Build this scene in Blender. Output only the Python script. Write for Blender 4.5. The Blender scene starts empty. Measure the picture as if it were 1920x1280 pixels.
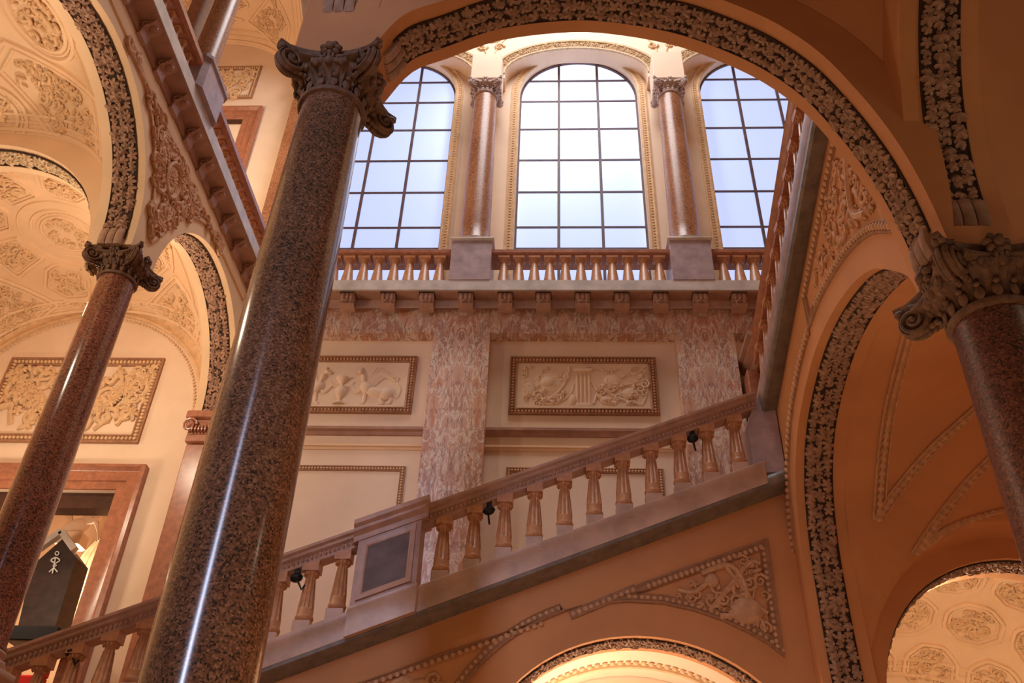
import bpy, math, random
import numpy as np
from mathutils import Vector, Matrix
from mathutils.bvhtree import BVHTree
from mathutils.geometry import tessellate_polygon

PI = math.pi
random.seed(7)
sc = bpy.context.scene
col = sc.collection

# ------------------------------------------------------------------ camera, world, exposure, lights
FPX = 1666.4
YAW, PITCH, ROLL = .0601217, .636776, .0394782
def cam_rows():
    ca, sa, cb, sb, cc, s_ = (math.cos(YAW), math.sin(YAW), math.cos(PITCH), math.sin(PITCH), math.cos(ROLL), math.sin(ROLL))
    yaw = np.array([[ca, sa, 0], [-sa, ca, 0], [0, 0, 1]])
    pit = np.array([[1, 0, 0], [0, cb, sb], [0, -sb, cb]])
    rol = np.array([[cc, 0, s_], [0, 1, 0], [-s_, 0, cc]])
    return rol @ pit @ yaw            # rows: right, forward, up (world x right, y into the hall, z up)
RC = cam_rows()
cd = bpy.data.cameras.new('camera'); cam = bpy.data.objects.new('camera', cd); col.objects.link(cam)
cd.sensor_width = 36; cd.lens = FPX / 1920 * 36; cd.clip_start = .05; cd.clip_end = 300
cam.matrix_world = Matrix(((RC[0][0], RC[2][0], -RC[1][0], 0), (RC[0][1], RC[2][1], -RC[1][1], 0), (RC[0][2], RC[2][2], -RC[1][2], 0), (0, 0, 0, 1)))
sc.camera = cam
sc.view_settings.view_transform = 'Standard'; sc.view_settings.look = 'None'
sc.view_settings.gamma = 1; sc.view_settings.use_curve_mapping = False
sc.view_settings.exposure = 0.0
FLOOR = -1.6

w = bpy.data.worlds.new('world'); sc.world = w; w.use_nodes = True
bg = w.node_tree.nodes['Background']
bg.inputs[0].default_value = (1.0, .56, .34, 1); bg.inputs[1].default_value = .11

def light(kind, name, loc, power, color, size=1, to=None, sy=None, spread=None):
    d = bpy.data.lights.new(name, kind); d.energy = power; d.color = color
    o = bpy.data.objects.new(name, d); col.objects.link(o); o.location = loc
    if kind == 'AREA':
        d.size = size
        if sy: d.shape = 'RECTANGLE'; d.size_y = sy
        if spread: d.spread = spread
    elif kind in ('POINT', 'SPOT'): d.shadow_soft_size = size
    if to is not None:
        o.rotation_euler = (Vector(to) - Vector(loc)).to_track_quat('-Z', 'Y').to_euler()
    return o
WARM = (1, .66, .38); WARM2 = (1, .82, .60); COOL = (.78, .87, 1)
# added unseen fill panel high over the stairwell, replacing daylight from the windows
light('AREA', 'overhead_fill', (0, 10.5, 26.0), 1280, (.97, .94, .95), 6, (0.5, 15.5, 10), 5).data.specular_factor = .2
# unseen lamps assumed for the light in the galleries, vaults and room
light('POINT', 'assumed_aisle_lamp', (-8.6, 12.4, 9.9), 260, WARM2, .15)
light('POINT', 'assumed_aisle_lamp', (-10.9, 14.2, 6.5), 190, WARM2, .3)
light('POINT', 'assumed_aisle_lamp', (-8.9, 7.4, 9.4), 240, WARM2, .15)
light('POINT', 'assumed_gallery_lamp', (-9.4, 13.0, 17.0), 420, WARM2, .3)
light('POINT', 'assumed_vault_lamp', (6.2, 14.9, 5.5), 120, (1, .90, .70), .1)
light('POINT', 'assumed_vault_lamp', (8.4, 17.8, 3.4), 60, (1, .86, .60), .2)
light('POINT', 'assumed_vault_lamp', (0.6, 15.0, 2.9), 160, WARM2, .2)
light('POINT', 'side_bay_fill', (6.4, 5.2, 6.6), 18, WARM2, .2)  # unseen lamp added to brighten the vault at the far right
light('POINT', 'assumed_room_lamp', (-10.6, 18.3, 7.0), 150, WARM2, .2)
# warm unseen uplights added near the floor to fill the arches
light('AREA', 'hall_fill', (1.2, 4.2, -1.2), 165, WARM, 2.5, (-.5, 9, 8), 2.5).data.specular_factor = .15
light('AREA', 'hall_fill', (5.0, 10.0, -1.3), 40, WARM, 2.5, (5.5, 10, 9), 2.5).data.specular_factor = .15
# tall unseen panel added as assumed daylight: its reflection runs down the polished columns
light('AREA', 'assumed_daylight_panel', (-4.9, -5.0, 10.0), 62, (.66, .72, 1), 1.0, (-2.74, 7, 7), 13, math.radians(38))

# ------------------------------------------------------------------ image-plane helpers (pixels of the 1920x1280 photo)
def ray(px, py): return RC.T @ np.array([px - 960, FPX, 640 - py])
def at(px, py, Y=None, X=None, Z=None):
    r = ray(px, py)
    t = Y / r[1] if Y is not None else (X / r[0] if X is not None else Z / r[2])
    return r * t
def xz(px, py, Y): p = at(px, py, Y=Y); return (p[0], p[2])
def yz(px, py, X): p = at(px, py, X=X); return (p[1], p[2])

# ------------------------------------------------------------------ materials
def new_mat(name):
    m = bpy.data.materials.new(name); m.use_nodes = True
    nt = m.node_tree; b = nt.nodes['Principled BSDF']
    return m, nt, b
def ramp(nt, fac, stops):
    r = nt.nodes.new('ShaderNodeValToRGB'); e = r.color_ramp.elements
    e[0].position, e[0].color = stops[0][0], (*stops[0][1], 1)
    e[1].position, e[1].color = stops[-1][0], (*stops[-1][1], 1)
    for p, c in stops[1:-1]:
        n = e.new(p); n.color = (*c, 1)
    nt.links.new(fac, r.inputs[0]); return r.outputs[0]
def noise(nt, scale, detail=4, rough=.55, vec=None, dist=0):
    n = nt.nodes.new('ShaderNodeTexNoise'); n.inputs['Scale'].default_value = scale
    n.inputs['Detail'].default_value = detail; n.inputs['Roughness'].default_value = rough; n.inputs['Distortion'].default_value = dist
    if vec is None:
        g = nt.nodes.new('ShaderNodeNewGeometry'); vec = g.outputs['Position']
    nt.links.new(vec, n.inputs['Vector']); return n.outputs[0]
def bump(nt, b, h, strength, dist=.02):
    n = nt.nodes.new('ShaderNodeBump'); n.inputs['Strength'].default_value = strength; n.inputs['Distance'].default_value = dist
    nt.links.new(h, n.inputs['Height']); nt.links.new(n.outputs[0], b.inputs['Normal'])
def plain(name, c, rough=.7, var=.12, scale=3, bmp=.15, bscale=60, spec=.3, metal=0):
    m, nt, b = new_mat(name)
    lo = tuple(max(0, v * (1 - var)) for v in c); hi = tuple(min(1, v * (1 + var)) for v in c)
    nt.links.new(ramp(nt, noise(nt, scale), [(.3, lo), (.7, hi)]), b.inputs['Base Color'])
    b.inputs['Roughness'].default_value = rough; b.inputs['Specular IOR Level'].default_value = spec; b.inputs['Metallic'].default_value = metal
    if bmp: bump(nt, b, noise(nt, bscale), bmp, .01)
    return m
M = {}
M['plaster'] = plain('cream_plaster', (.84, .58, .36), .75, .06, 1.3, .1)
M['plaster_pale'] = plain('pale_plaster', (.86, .65, .48), .75, .05, 1.3, .1)
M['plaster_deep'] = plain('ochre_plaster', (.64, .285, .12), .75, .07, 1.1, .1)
M['stucco'] = plain('stucco_relief', (.74, .49, .28), .7, .14, 9, .3, 45)
M['stucco_deep'] = plain('tan_stucco', (.62, .34, .19), .7, .16, 9, .3, 45)
M['bed'] = plain('recess_shade_ground', (.38, .19, .105), .8, .2, 9, .2)  # recess shade behind bead rows, put into the colour
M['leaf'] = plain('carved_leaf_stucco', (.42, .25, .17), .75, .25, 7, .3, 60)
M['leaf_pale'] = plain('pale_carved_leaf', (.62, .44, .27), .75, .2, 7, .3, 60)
M['ground'] = plain('gap_shade_ground', (.055, .03, .02), .9, .2, 7, 0)  # near-black colour imitates the shade in gaps between leaves
M['capital'] = plain('weathered_capital_stone', (.19, .10, .06), .62, .35, 11, .5, 40)
M['capital_pale'] = plain('pale_capital_stone', (.50, .36, .31), .6, .25, 11, .4, 40)
M['pink'] = plain('pink_marble', (.43, .235, .165), .36, .16, 5, .05, 30, .5)
M['rust'] = plain('rust_red_marble', (.40, .155, .085), .28, .22, 9, .05, 30, .5)
M['baluster'] = plain('amber_marble', (.52, .235, .11), .38, .2, 12, .05, 30, .5)
M['string'] = plain('stair_string_marble', (.52, .33, .25), .35, .22, 2.2, .05, 30, .5)
M['ledge'] = plain('grey_ledge_marble', (.60, .52, .48), .38, .2, 3, .05, 30, .5)
M['pedestal'] = plain('lilac_grey_marble', (.42, .31, .33), .3, .22, 4, .05, 30, .5)
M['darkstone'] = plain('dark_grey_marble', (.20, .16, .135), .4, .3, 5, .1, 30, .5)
M['panelstone'] = plain('purple_brown_marble', (.13, .075, .07), .55, .35, 4, .05, 30, .5)
M['dark'] = plain('black_metal', (.012, .012, .014), .4, .1, 5, 0)
M['iron'] = plain('window_iron', (.13, .075, .08), .5, .2, 5, 0)
M['wood'] = plain('dark_wood', (.07, .03, .02), .4, .2, 5, 0)
M['red'] = plain('red_cloth', (.75, .02, .015), .6, .1, 5, 0)
M['shrine'] = plain('dark_brown_stone', (.05, .028, .024), .5, .3, 5, .1)
M['white'] = plain('white_enamel', (.8, .8, .78), .5, .03, 5, 0)
M['floor'] = plain('floor_stone', (.42, .28, .19), .4, .2, 1.5, .05)

def granite(name, dark, mid, light_, rough=.16, coat=.6):
    m, nt, b = new_mat(name)
    g = nt.nodes.new('ShaderNodeNewGeometry')
    v = nt.nodes.new('ShaderNodeTexVoronoi'); v.inputs['Scale'].default_value = 58
    nt.links.new(g.outputs['Position'], v.inputs['Vector'])
    sp = nt.nodes.new('ShaderNodeSeparateColor'); nt.links.new(v.outputs['Color'], sp.inputs[0])
    mix = nt.nodes.new('ShaderNodeMix'); mix.inputs[0].default_value = .42
    nt.links.new(sp.outputs[0], mix.inputs[2]); nt.links.new(noise(nt, 26, 5, .7), mix.inputs[3])
    big = noise(nt, .9, 3, .5)
    a = nt.nodes.new('ShaderNodeMath'); a.operation = 'MULTIPLY_ADD'; a.inputs[1].default_value = .45
    nt.links.new(big, a.inputs[0]); nt.links.new(mix.outputs[0], a.inputs[2])
    s = nt.nodes.new('ShaderNodeMath'); s.operation = 'SUBTRACT'; s.inputs[1].default_value = .22
    nt.links.new(a.outputs[0], s.inputs[0])
    nt.links.new(ramp(nt, s.outputs[0], [(.26, dark), (.42, mid), (.58, mid), (.8, light_)]), b.inputs['Base Color'])
    b.inputs['Roughness'].default_value = rough; b.inputs['Specular IOR Level'].default_value = .5
    b.inputs['Coat Weight'].default_value = coat; b.inputs['Coat Roughness'].default_value = .17
    return m
M['granite'] = granite('brown_granite', (.035, .022, .016), (.17, .075, .04), (.34, .165, .095))
M['granite_dark'] = granite('dark_red_granite', (.03, .012, .009), (.14, .045, .028), (.26, .10, .06), .38, 0)
M['granite_red'] = granite('red_granite', (.055, .02, .014), (.26, .085, .05), (.42, .17, .10))
M['granite_amber'] = granite('amber_granite', (.15, .05, .022), (.38, .15, .065), (.52, .26, .14), .34, 0)

def breccia(name, xc, warm=0):
    """book-matched veined marble: the pattern is mirrored about the slab's centre line"""
    m, nt, b = new_mat(name)
    g = nt.nodes.new('ShaderNodeNewGeometry')
    s = nt.nodes.new('ShaderNodeSeparateXYZ'); nt.links.new(g.outputs['Position'], s.inputs[0])
    sub = nt.nodes.new('ShaderNodeMath'); sub.operation = 'SUBTRACT'; sub.inputs[1].default_value = xc; nt.links.new(s.outputs[0], sub.inputs[0])
    ab = nt.nodes.new('ShaderNodeMath'); ab.operation = 'ABSOLUTE'; nt.links.new(sub.outputs[0], ab.inputs[0])
    c = nt.nodes.new('ShaderNodeCombineXYZ'); nt.links.new(ab.outputs[0], c.inputs[0]); nt.links.new(s.outputs[1], c.inputs[1]); nt.links.new(s.outputs[2], c.inputs[2])
    mp = nt.nodes.new('ShaderNodeMapping'); mp.inputs['Rotation'].default_value = (0, -.45 if not warm else 1.2, 0); mp.inputs['Scale'].default_value = (2.6, 1, .85)
    nt.links.new(c.outputs[0], mp.inputs[0])
    n1 = noise(nt, 2.6, 5, .62, mp.outputs[0], .7)
    n2 = noise(nt, 1.7, 5, .62, mp.outputs[0], .9)
    n3 = noise(nt, .9, 3, .5, mp.outputs[0], 1.)
    def veins(src, width):
        a = nt.nodes.new('ShaderNodeMath'); a.operation = 'SUBTRACT'; a.inputs[1].default_value = .5; nt.links.new(src, a.inputs[0])
        d = nt.nodes.new('ShaderNodeMath'); d.operation = 'ABSOLUTE'; nt.links.new(a.outputs[0], d.inputs[0])
        q = nt.nodes.new('ShaderNodeMath'); q.operation = 'DIVIDE'; q.use_clamp = True; q.inputs[1].default_value = width; nt.links.new(d.outputs[0], q.inputs[0])
        return q.outputs[0]
    base = ramp(nt, n3, [(.34, (.60, .27, .16)), (.47, (.68, .44, .33)), (.6, (.50, .27, .20)), (.72, (.64, .28, .12))])
    def mixc(fac, ca, cb):
        x = nt.nodes.new('ShaderNodeMix'); x.data_type = 'RGBA'; nt.links.new(fac, x.inputs[0])
        x.inputs[6].default_value = (*ca, 1)
        nt.links.new(cb, x.inputs[7]); return x.outputs[2]
    c1 = mixc(veins(n2, .05), (.80, .68, .60), base)
    c2 = mixc(veins(n1, .022), (.26, .13, .13), c1)
    nt.links.new(c2, b.inputs['Base Color']); b.inputs['Roughness'].default_value = .3
    return m

def glass_mat():
    m, nt, b = new_mat('frosted_window_glass')
    nt.nodes.remove(b)
    out = nt.nodes['Material Output']
    tl = nt.nodes.new('ShaderNodeBsdfTranslucent'); tl.inputs[0].default_value = (.78, .80, .84, 1)
    em = nt.nodes.new('ShaderNodeEmission'); em.inputs[0].default_value = (.55, .65, 1.0, 1); em.inputs[1].default_value = .52
    ad = nt.nodes.new('ShaderNodeAddShader')
    nt.links.new(tl.outputs[0], ad.inputs[0]); nt.links.new(em.outputs[0], ad.inputs[1]); nt.links.new(ad.outputs[0], out.inputs[0])
    return m
M['glass'] = glass_mat()
# the bright sky outside, brightest behind the middle window (lights the frosted panes from behind)
light('AREA', 'outside_daylight', (-.4, 19.3, 20.9), 260, (.94, .97, 1), 2.4, (.3, 16.6, 18.9), 2.4)

# ------------------------------------------------------------------ mesh builder
class MB:
    def __init__(s): s.v = []; s.f = []; s.split = 0
    def mark(s): s.split = len(s.f)        # faces so far are a carved band's ground, darkened for recess shade
    def add(s, v, f):
        n = len(s.v); s.v += [tuple(map(float, p)) for p in v]; s.f += [tuple(i + n for i in q) for q in f]; return s
    def box(s, x0, x1, y0, y1, z0, z1):
        return s.add([(x0, y0, z0), (x1, y0, z0), (x1, y1, z0), (x0, y1, z0), (x0, y0, z1), (x1, y0, z1), (x1, y1, z1), (x0, y1, z1)],
                     [(0, 3, 2, 1), (4, 5, 6, 7), (0, 1, 5, 4), (1, 2, 6, 5), (2, 3, 7, 6), (3, 0, 4, 7)])
    def bbox(s, x0, x1, y0, y1, z0, z1, b=.01):
        """box with chamfered vertical and horizontal edges"""
        L = []
        for z, k in ((z0, b), (z0 + b, 0), (z1 - b, 0), (z1, b)):
            L.append([(x0 + k, y0 + b + k, z), (x0 + b + k, y0 + k, z), (x1 - b - k, y0 + k, z), (x1 - k, y0 + b + k, z),
                      (x1 - k, y1 - b - k, z), (x1 - b - k, y1 - k, z), (x0 + b + k, y1 - k, z), (x0 + k, y1 - b - k, z)])
        return s.loft(L, True, True)
    def loft(s, loops, closed=True, caps=False):
        n = len(loops[0]); v = [p for L in loops for p in L]; f = []
        for i in range(len(loops) - 1):
            for j in range(n if closed else n - 1):
                a, b = i * n + j, i * n + (j + 1) % n
                f.append((a, b, b + n, a + n))
        if caps:
            f.append(tuple(range(n - 1, -1, -1))); f.append(tuple((len(loops) - 1) * n + j for j in range(n)))
        return s.add(v, f)
    def prism(s, pts, vec):
        """planar polygon (may be concave) pushed along vec"""
        n = len(pts); a = [Vector(p) for p in pts]; vec = Vector(vec)
        tri = tessellate_polygon([a])
        f = [t for t in tri] + [tuple(i + n for i in reversed(t)) for t in tri] + [(i, (i + 1) % n, (i + 1) % n + n, i + n) for i in range(n)]
        return s.add(a + [p + vec for p in a], f)
    def lathe(s, prof, c, seg=32, flute=None):
        loops = []
        for r, z in prof:
            L = []
            for k in range(seg):
                t = 2 * PI * k / seg; rr = r
                if flute and flute[1] <= z <= flute[2]: rr = r * (1 - flute[3] * abs(math.sin(flute[0] * t / 2)) ** .6 + flute[3] * .5)
                L.append((c[0] + rr * math.cos(t), c[1] + rr * math.sin(t), c[2] + z))
            loops.append(L)
        return s.loft(loops, True, True)
    def tube(s, path, r, seg=6, caps=True):
        P = [Vector(p) for p in path]; n = len(P); loops = []
        if n < 2: return s
        up = Vector((.13, .27, .95))
        for i, p in enumerate(P):
            t = (P[min(i + 1, n - 1)] - P[max(i - 1, 0)])
            if t.length < 1e-7: t = Vector((0, 0, 1))
            t.normalize()
            a = up - t * up.dot(t)
            if a.length < 1e-3: a = Vector((1, 0, 0)) - t * t.x
            a.normalize(); b = t.cross(a); up = a
            rr = r(i / (n - 1)) if callable(r) else r
            loops.append([p + (a * math.cos(2 * PI * k / seg) + b * math.sin(2 * PI * k / seg)) * rr for k in range(seg)])
        return s.loft(loops, True, caps)
    def ell(s, c, a, b, d, nu=8, nv=5):
        """ellipsoid with half-axis vectors a, b, d"""
        c, a, b, d = map(Vector, (c, a, b, d)); v = [c + d]; f = []
        for i in range(1, nv):
            th = PI * i / nv
            for k in range(nu):
                ph = 2 * PI * k / nu
                v.append(c + a * (math.sin(th) * math.cos(ph)) + b * (math.sin(th) * math.sin(ph)) + d * math.cos(th))
        v.append(c - d)
        for k in range(nu): f.append((0, 1 + k, 1 + (k + 1) % nu))
        for i in range(nv - 2):
            for k in range(nu):
                p, q = 1 + i * nu + k, 1 + i * nu + (k + 1) % nu
                f.append((p, p + nu, q + nu, q))
        e = len(v) - 1
        for k in range(nu): f.append((e, 1 + (nv - 2) * nu + (k + 1) % nu, 1 + (nv - 2) * nu + k))
        return s.add(v, f)
    def ring(s, pts, nrm, prof, closed=True):
        """moulding profile [(side, height)] swept along a polyline lying in a plane of normal nrm, mitred at corners"""
        P = [Vector(p) for p in pts]; N = Vector(nrm).normalized(); n = len(P); loops = []
        for i in range(n):
            if closed: a, b = P[i] - P[i - 1], P[(i + 1) % n] - P[i]
            else:
                a = P[i] - P[i - 1] if i else P[1] - P[0]; b = P[i + 1] - P[i] if i < n - 1 else a
            a.normalize(); b.normalize()
            sa, sb = N.cross(a), N.cross(b); m = sa + sb
            if m.length < 1e-4: m = sa.copy()
            m.normalize(); k = 1 / max(.35, m.dot(sa))
            loops.append([P[i] + m * (u * k) + N * h for u, h in prof])
        if closed: loops.append(loops[0])
        s.loft(loops, False)
        if not closed:
            for L in (loops[0], loops[-1]): s.add(L, [tuple(range(len(L)))])
        return s
    def build(s, name, m, parent=None, smooth=True, angle=42, origin=None):
        me = bpy.data.meshes.new(name)
        v = s.v
        if origin is not None: v = [(p[0] - origin[0], p[1] - origin[1], p[2] - origin[2]) for p in v]
        me.from_pydata(v, [], s.f); me.validate(); me.update()
        me.materials.append(M[m] if isinstance(m, str) else m)
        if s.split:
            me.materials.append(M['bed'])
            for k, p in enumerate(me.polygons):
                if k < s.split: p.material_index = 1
        import bmesh
        bm = bmesh.new(); bm.from_mesh(me); bmesh.ops.remove_doubles(bm, verts=bm.verts, dist=1e-5); bmesh.ops.recalc_face_normals(bm, faces=bm.faces); bm.to_mesh(me); bm.free()
        if smooth:
            me.shade_smooth()
            try: me.set_sharp_from_angle(angle=math.radians(angle))
            except Exception: pass
        o = bpy.data.objects.new(name, me); col.objects.link(o)
        if origin is not None: o.location = origin
        if parent is not None: o.parent = parent
        return o

def tag(o, label, cat, group=None, kind=None):
    o['label'] = label; o['category'] = cat
    if group: o['group'] = group
    o['kind'] = kind or 'thing'
    return o
def thing(name, loc, label, cat, group=None):
    o = bpy.data.objects.new(name, None); col.objects.link(o); o.location = loc; o.empty_display_size = .2
    return tag(o, label, cat, group)
def struct(o, label=None, cat=None):
    o['kind'] = 'structure'
    if label: o['label'] = label; o['category'] = cat
    return o
def sub(root, mb, name, m, **k):
    """part whose world-space mesh is stored relative to the root"""
    L = root.matrix_world.translation if root.parent else root.location
    wl = world_loc(root)
    mb2 = MB(); mb2.v = [(p[0] - wl[0], p[1] - wl[1], p[2] - wl[2]) for p in mb.v]; mb2.f = mb.f; mb2.split = mb.split
    return mb2.build(name, m, root, **k)
def world_loc(o):
    p = Vector((0, 0, 0))
    while o is not None: p = p + Vector(o.location); o = o.parent
    return p
def copy_tree(o, parent=None):
    c = o.copy(); col.objects.link(c)
    if parent is not None: c.parent = parent
    for ch in list(o.children): copy_tree(ch, c)
    return c

# ------------------------------------------------------------------ curves
def smooth_path(pts, n=6):
    """Catmull-Rom through the points"""
    P = [np.array(p, float) for p in pts]; P = [2 * P[0] - P[1]] + P + [2 * P[-1] - P[-2]]; out = []
    for i in range(1, len(P) - 2):
        for k in range(n):
            t = k / n; a, b, c, d = P[i - 1:i + 3]
            out.append(.5 * ((2 * b) + (c - a) * t + (2 * a - 5 * b + 4 * c - d) * t * t + (3 * b - a - 3 * c + d) * t ** 3))
    out.append(P[-2]); return [tuple(p) for p in out]
def resample(pts, step):
    P = [np.array(p, float) for p in pts]; d = [0]
    for a, b in zip(P, P[1:]): d.append(d[-1] + np.linalg.norm(b - a))
    n = max(2, int(round(d[-1] / step)) + 1); A = np.array(P); s = np.linspace(0, d[-1], n)
    return [tuple(np.interp(x, d, A[:, k]) for k in range(A.shape[1])) for x in s]
def arc(cx, cz, rx, rz, a0, a1, n=24):
    return [(cx + rx * math.cos(math.radians(a0 + (a1 - a0) * i / n)), cz + rz * math.sin(math.radians(a0 + (a1 - a0) * i / n))) for i in range(n + 1)]

# ------------------------------------------------------------------ carved ornament
def leaf_shape(lobes=5, n=30):
    v = [(0, 0, .42)]
    for k in range(n):
        t = 2 * PI * k / n
        r = .46 + .54 * abs(math.cos(lobes * t / 2)) ** .8
        v.append((r * math.cos(t), r * math.sin(t), -.12 if r > .9 else .16))
    v += [(p[0] * .9, p[1] * .9, -.45) for p in v[1:]]
    f = [(0, 1 + k, 1 + (k + 1) % n) for k in range(n)]
    f += [(1 + k, 1 + n + k, 1 + n + (k + 1) % n, 1 + (k + 1) % n) for k in range(n)]
    return np.array(v), f
LV, LF = leaf_shape()
def put_leaf(mb, c, t, wv, nv, size, rot, tilt=.25, lift=.3):
    c, t, wv, nv = (np.array(q, float) for q in (c, t, wv, nv))
    a = t * math.cos(rot) + wv * math.sin(rot); b = np.cross(nv, a)
    n2 = nv + a * random.uniform(-tilt, tilt) + b * random.uniform(-tilt, tilt); n2 /= np.linalg.norm(n2)
    a = a - n2 * a.dot(n2); a /= np.linalg.norm(a); b = np.cross(n2, a)
    V = c + nv * size * lift + (LV[:, :1] * a + LV[:, 1:2] * b + LV[:, 2:] * n2) * size
    mb.add([tuple(p) for p in V], LF)
def leaf_band(mb, path, wdir, nrm, width, size=.105, step=.13, dens=1.0):
    size *= .86; step = size * 1.32
    """path: centre line; wdir(i), nrm(i): across and outward unit vectors per resampled point"""
    R = resample(path, step); rows = max(2, round(width / (size * 1.6)))
    A = [np.array(p) for p in R]
    for i in range(len(A)):
        t = A[min(i + 1, len(A) - 1)] - A[max(i - 1, 0)]; t = t / (np.linalg.norm(t) + 1e-9)
        wv = np.array(wdir(A[i], t)); nv = np.array(nrm(A[i], t))
        for r in range(rows):
            if random.random() > dens: continue
            u = ((r + .5) / rows - .5) * (width - size * .2) + random.uniform(-.2, .2) * size
            c = A[i] + wv * u + t * (random.uniform(-.25, .25) + (.5 if r % 2 else 0)) * step
            put_leaf(mb, c, t, wv, nv, size * random.uniform(.75, 1.15), random.uniform(0, 6.28), .38, random.uniform(.15, .5))
def scroll(mb, c, a, b, nv, size, turns=1.4, hand=1, r=.24):
    """small acanthus-like curl lying on a surface"""
    c, a, b, nv = (np.array(q, float) for q in (c, a, b, nv)); pts = []
    for k in range(11):
        s = k / 10; th = hand * turns * 2 * PI * s; rr = size * (1 - s) ** .9
        pts.append(c + (a * math.cos(th) + b * math.sin(th)) * rr + nv * size * .08)
    mb.tube(pts, lambda s: size * r * (1 - .45 * s), 9)
def tangent(nv):
    nv = np.array(nv, float); u = np.array([0, 0, 1.]) if abs(nv[2]) < .9 else np.array([1., 0, 0])
    a = np.cross(u, nv); a /= np.linalg.norm(a); return a, np.cross(nv, a)
def motifs(mb, samp, n, size):
    """dense stucco relief: curls, leaves and buds; samp() -> (point, normal)"""
    for _ in range(n):
        q = samp()
        if q is None: continue
        p, nv = q; a, b = tangent(nv); k = random.random(); s = size * random.uniform(.75, 1.3)
        th = random.uniform(0, 6.28); a, b = a * math.cos(th) + b * math.sin(th), b * math.cos(th) - a * math.sin(th)
        if k < .4: scroll(mb, p, a, b, nv, s, random.choice((1.1, 1.5)), random.choice((-1, 1)))
        elif k < .75: put_leaf(mb, p, a, b, nv, s * .6, th, .35, .35)
        else: mb.ell(np.array(p) + np.array(nv) * s * .1, a * s * .75, b * s * .28, np.array(nv) * s * .34, 6, 4)
def beads(mb, path, nv, r, step, el=1.0, h=.6):
    R = resample(path, step); A = [np.array(p) for p in R]; nv = np.array(nv, float) if not callable(nv) else nv
    for i, p in enumerate(A):
        t = A[min(i + 1, len(A) - 1)] - A[max(i - 1, 0)]; t = t / (np.linalg.norm(t) + 1e-9)
        n_ = nv(p) if callable(nv) else nv
        b = np.cross(n_, t)
        mb.ell(p, t * r, b * r * el, np.array(n_) * r * h, 9, 5)
def poly_sampler(poly, to3, nrm, inset=0):
    """uniform samples inside a 2-D polygon, mapped into the scene"""
    xs = [p[0] for p in poly]; ys = [p[1] for p in poly]
    def inside(x, y):
        c = False; n = len(poly)
        for i in range(n):
            x1, y1 = poly[i]; x2, y2 = poly[(i + 1) % n]
            if (y1 > y) != (y2 > y) and x < (x2 - x1) * (y - y1) / (y2 - y1) + x1: c = not c
        return c
    def f():
        for _ in range(40):
            x, y = random.uniform(min(xs), max(xs)), random.uniform(min(ys), max(ys))
            if inside(x, y):
                p = to3(x, y)
                return None if p is None else (p, nrm(p) if callable(nrm) else nrm)
        return None
    return f
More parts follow.
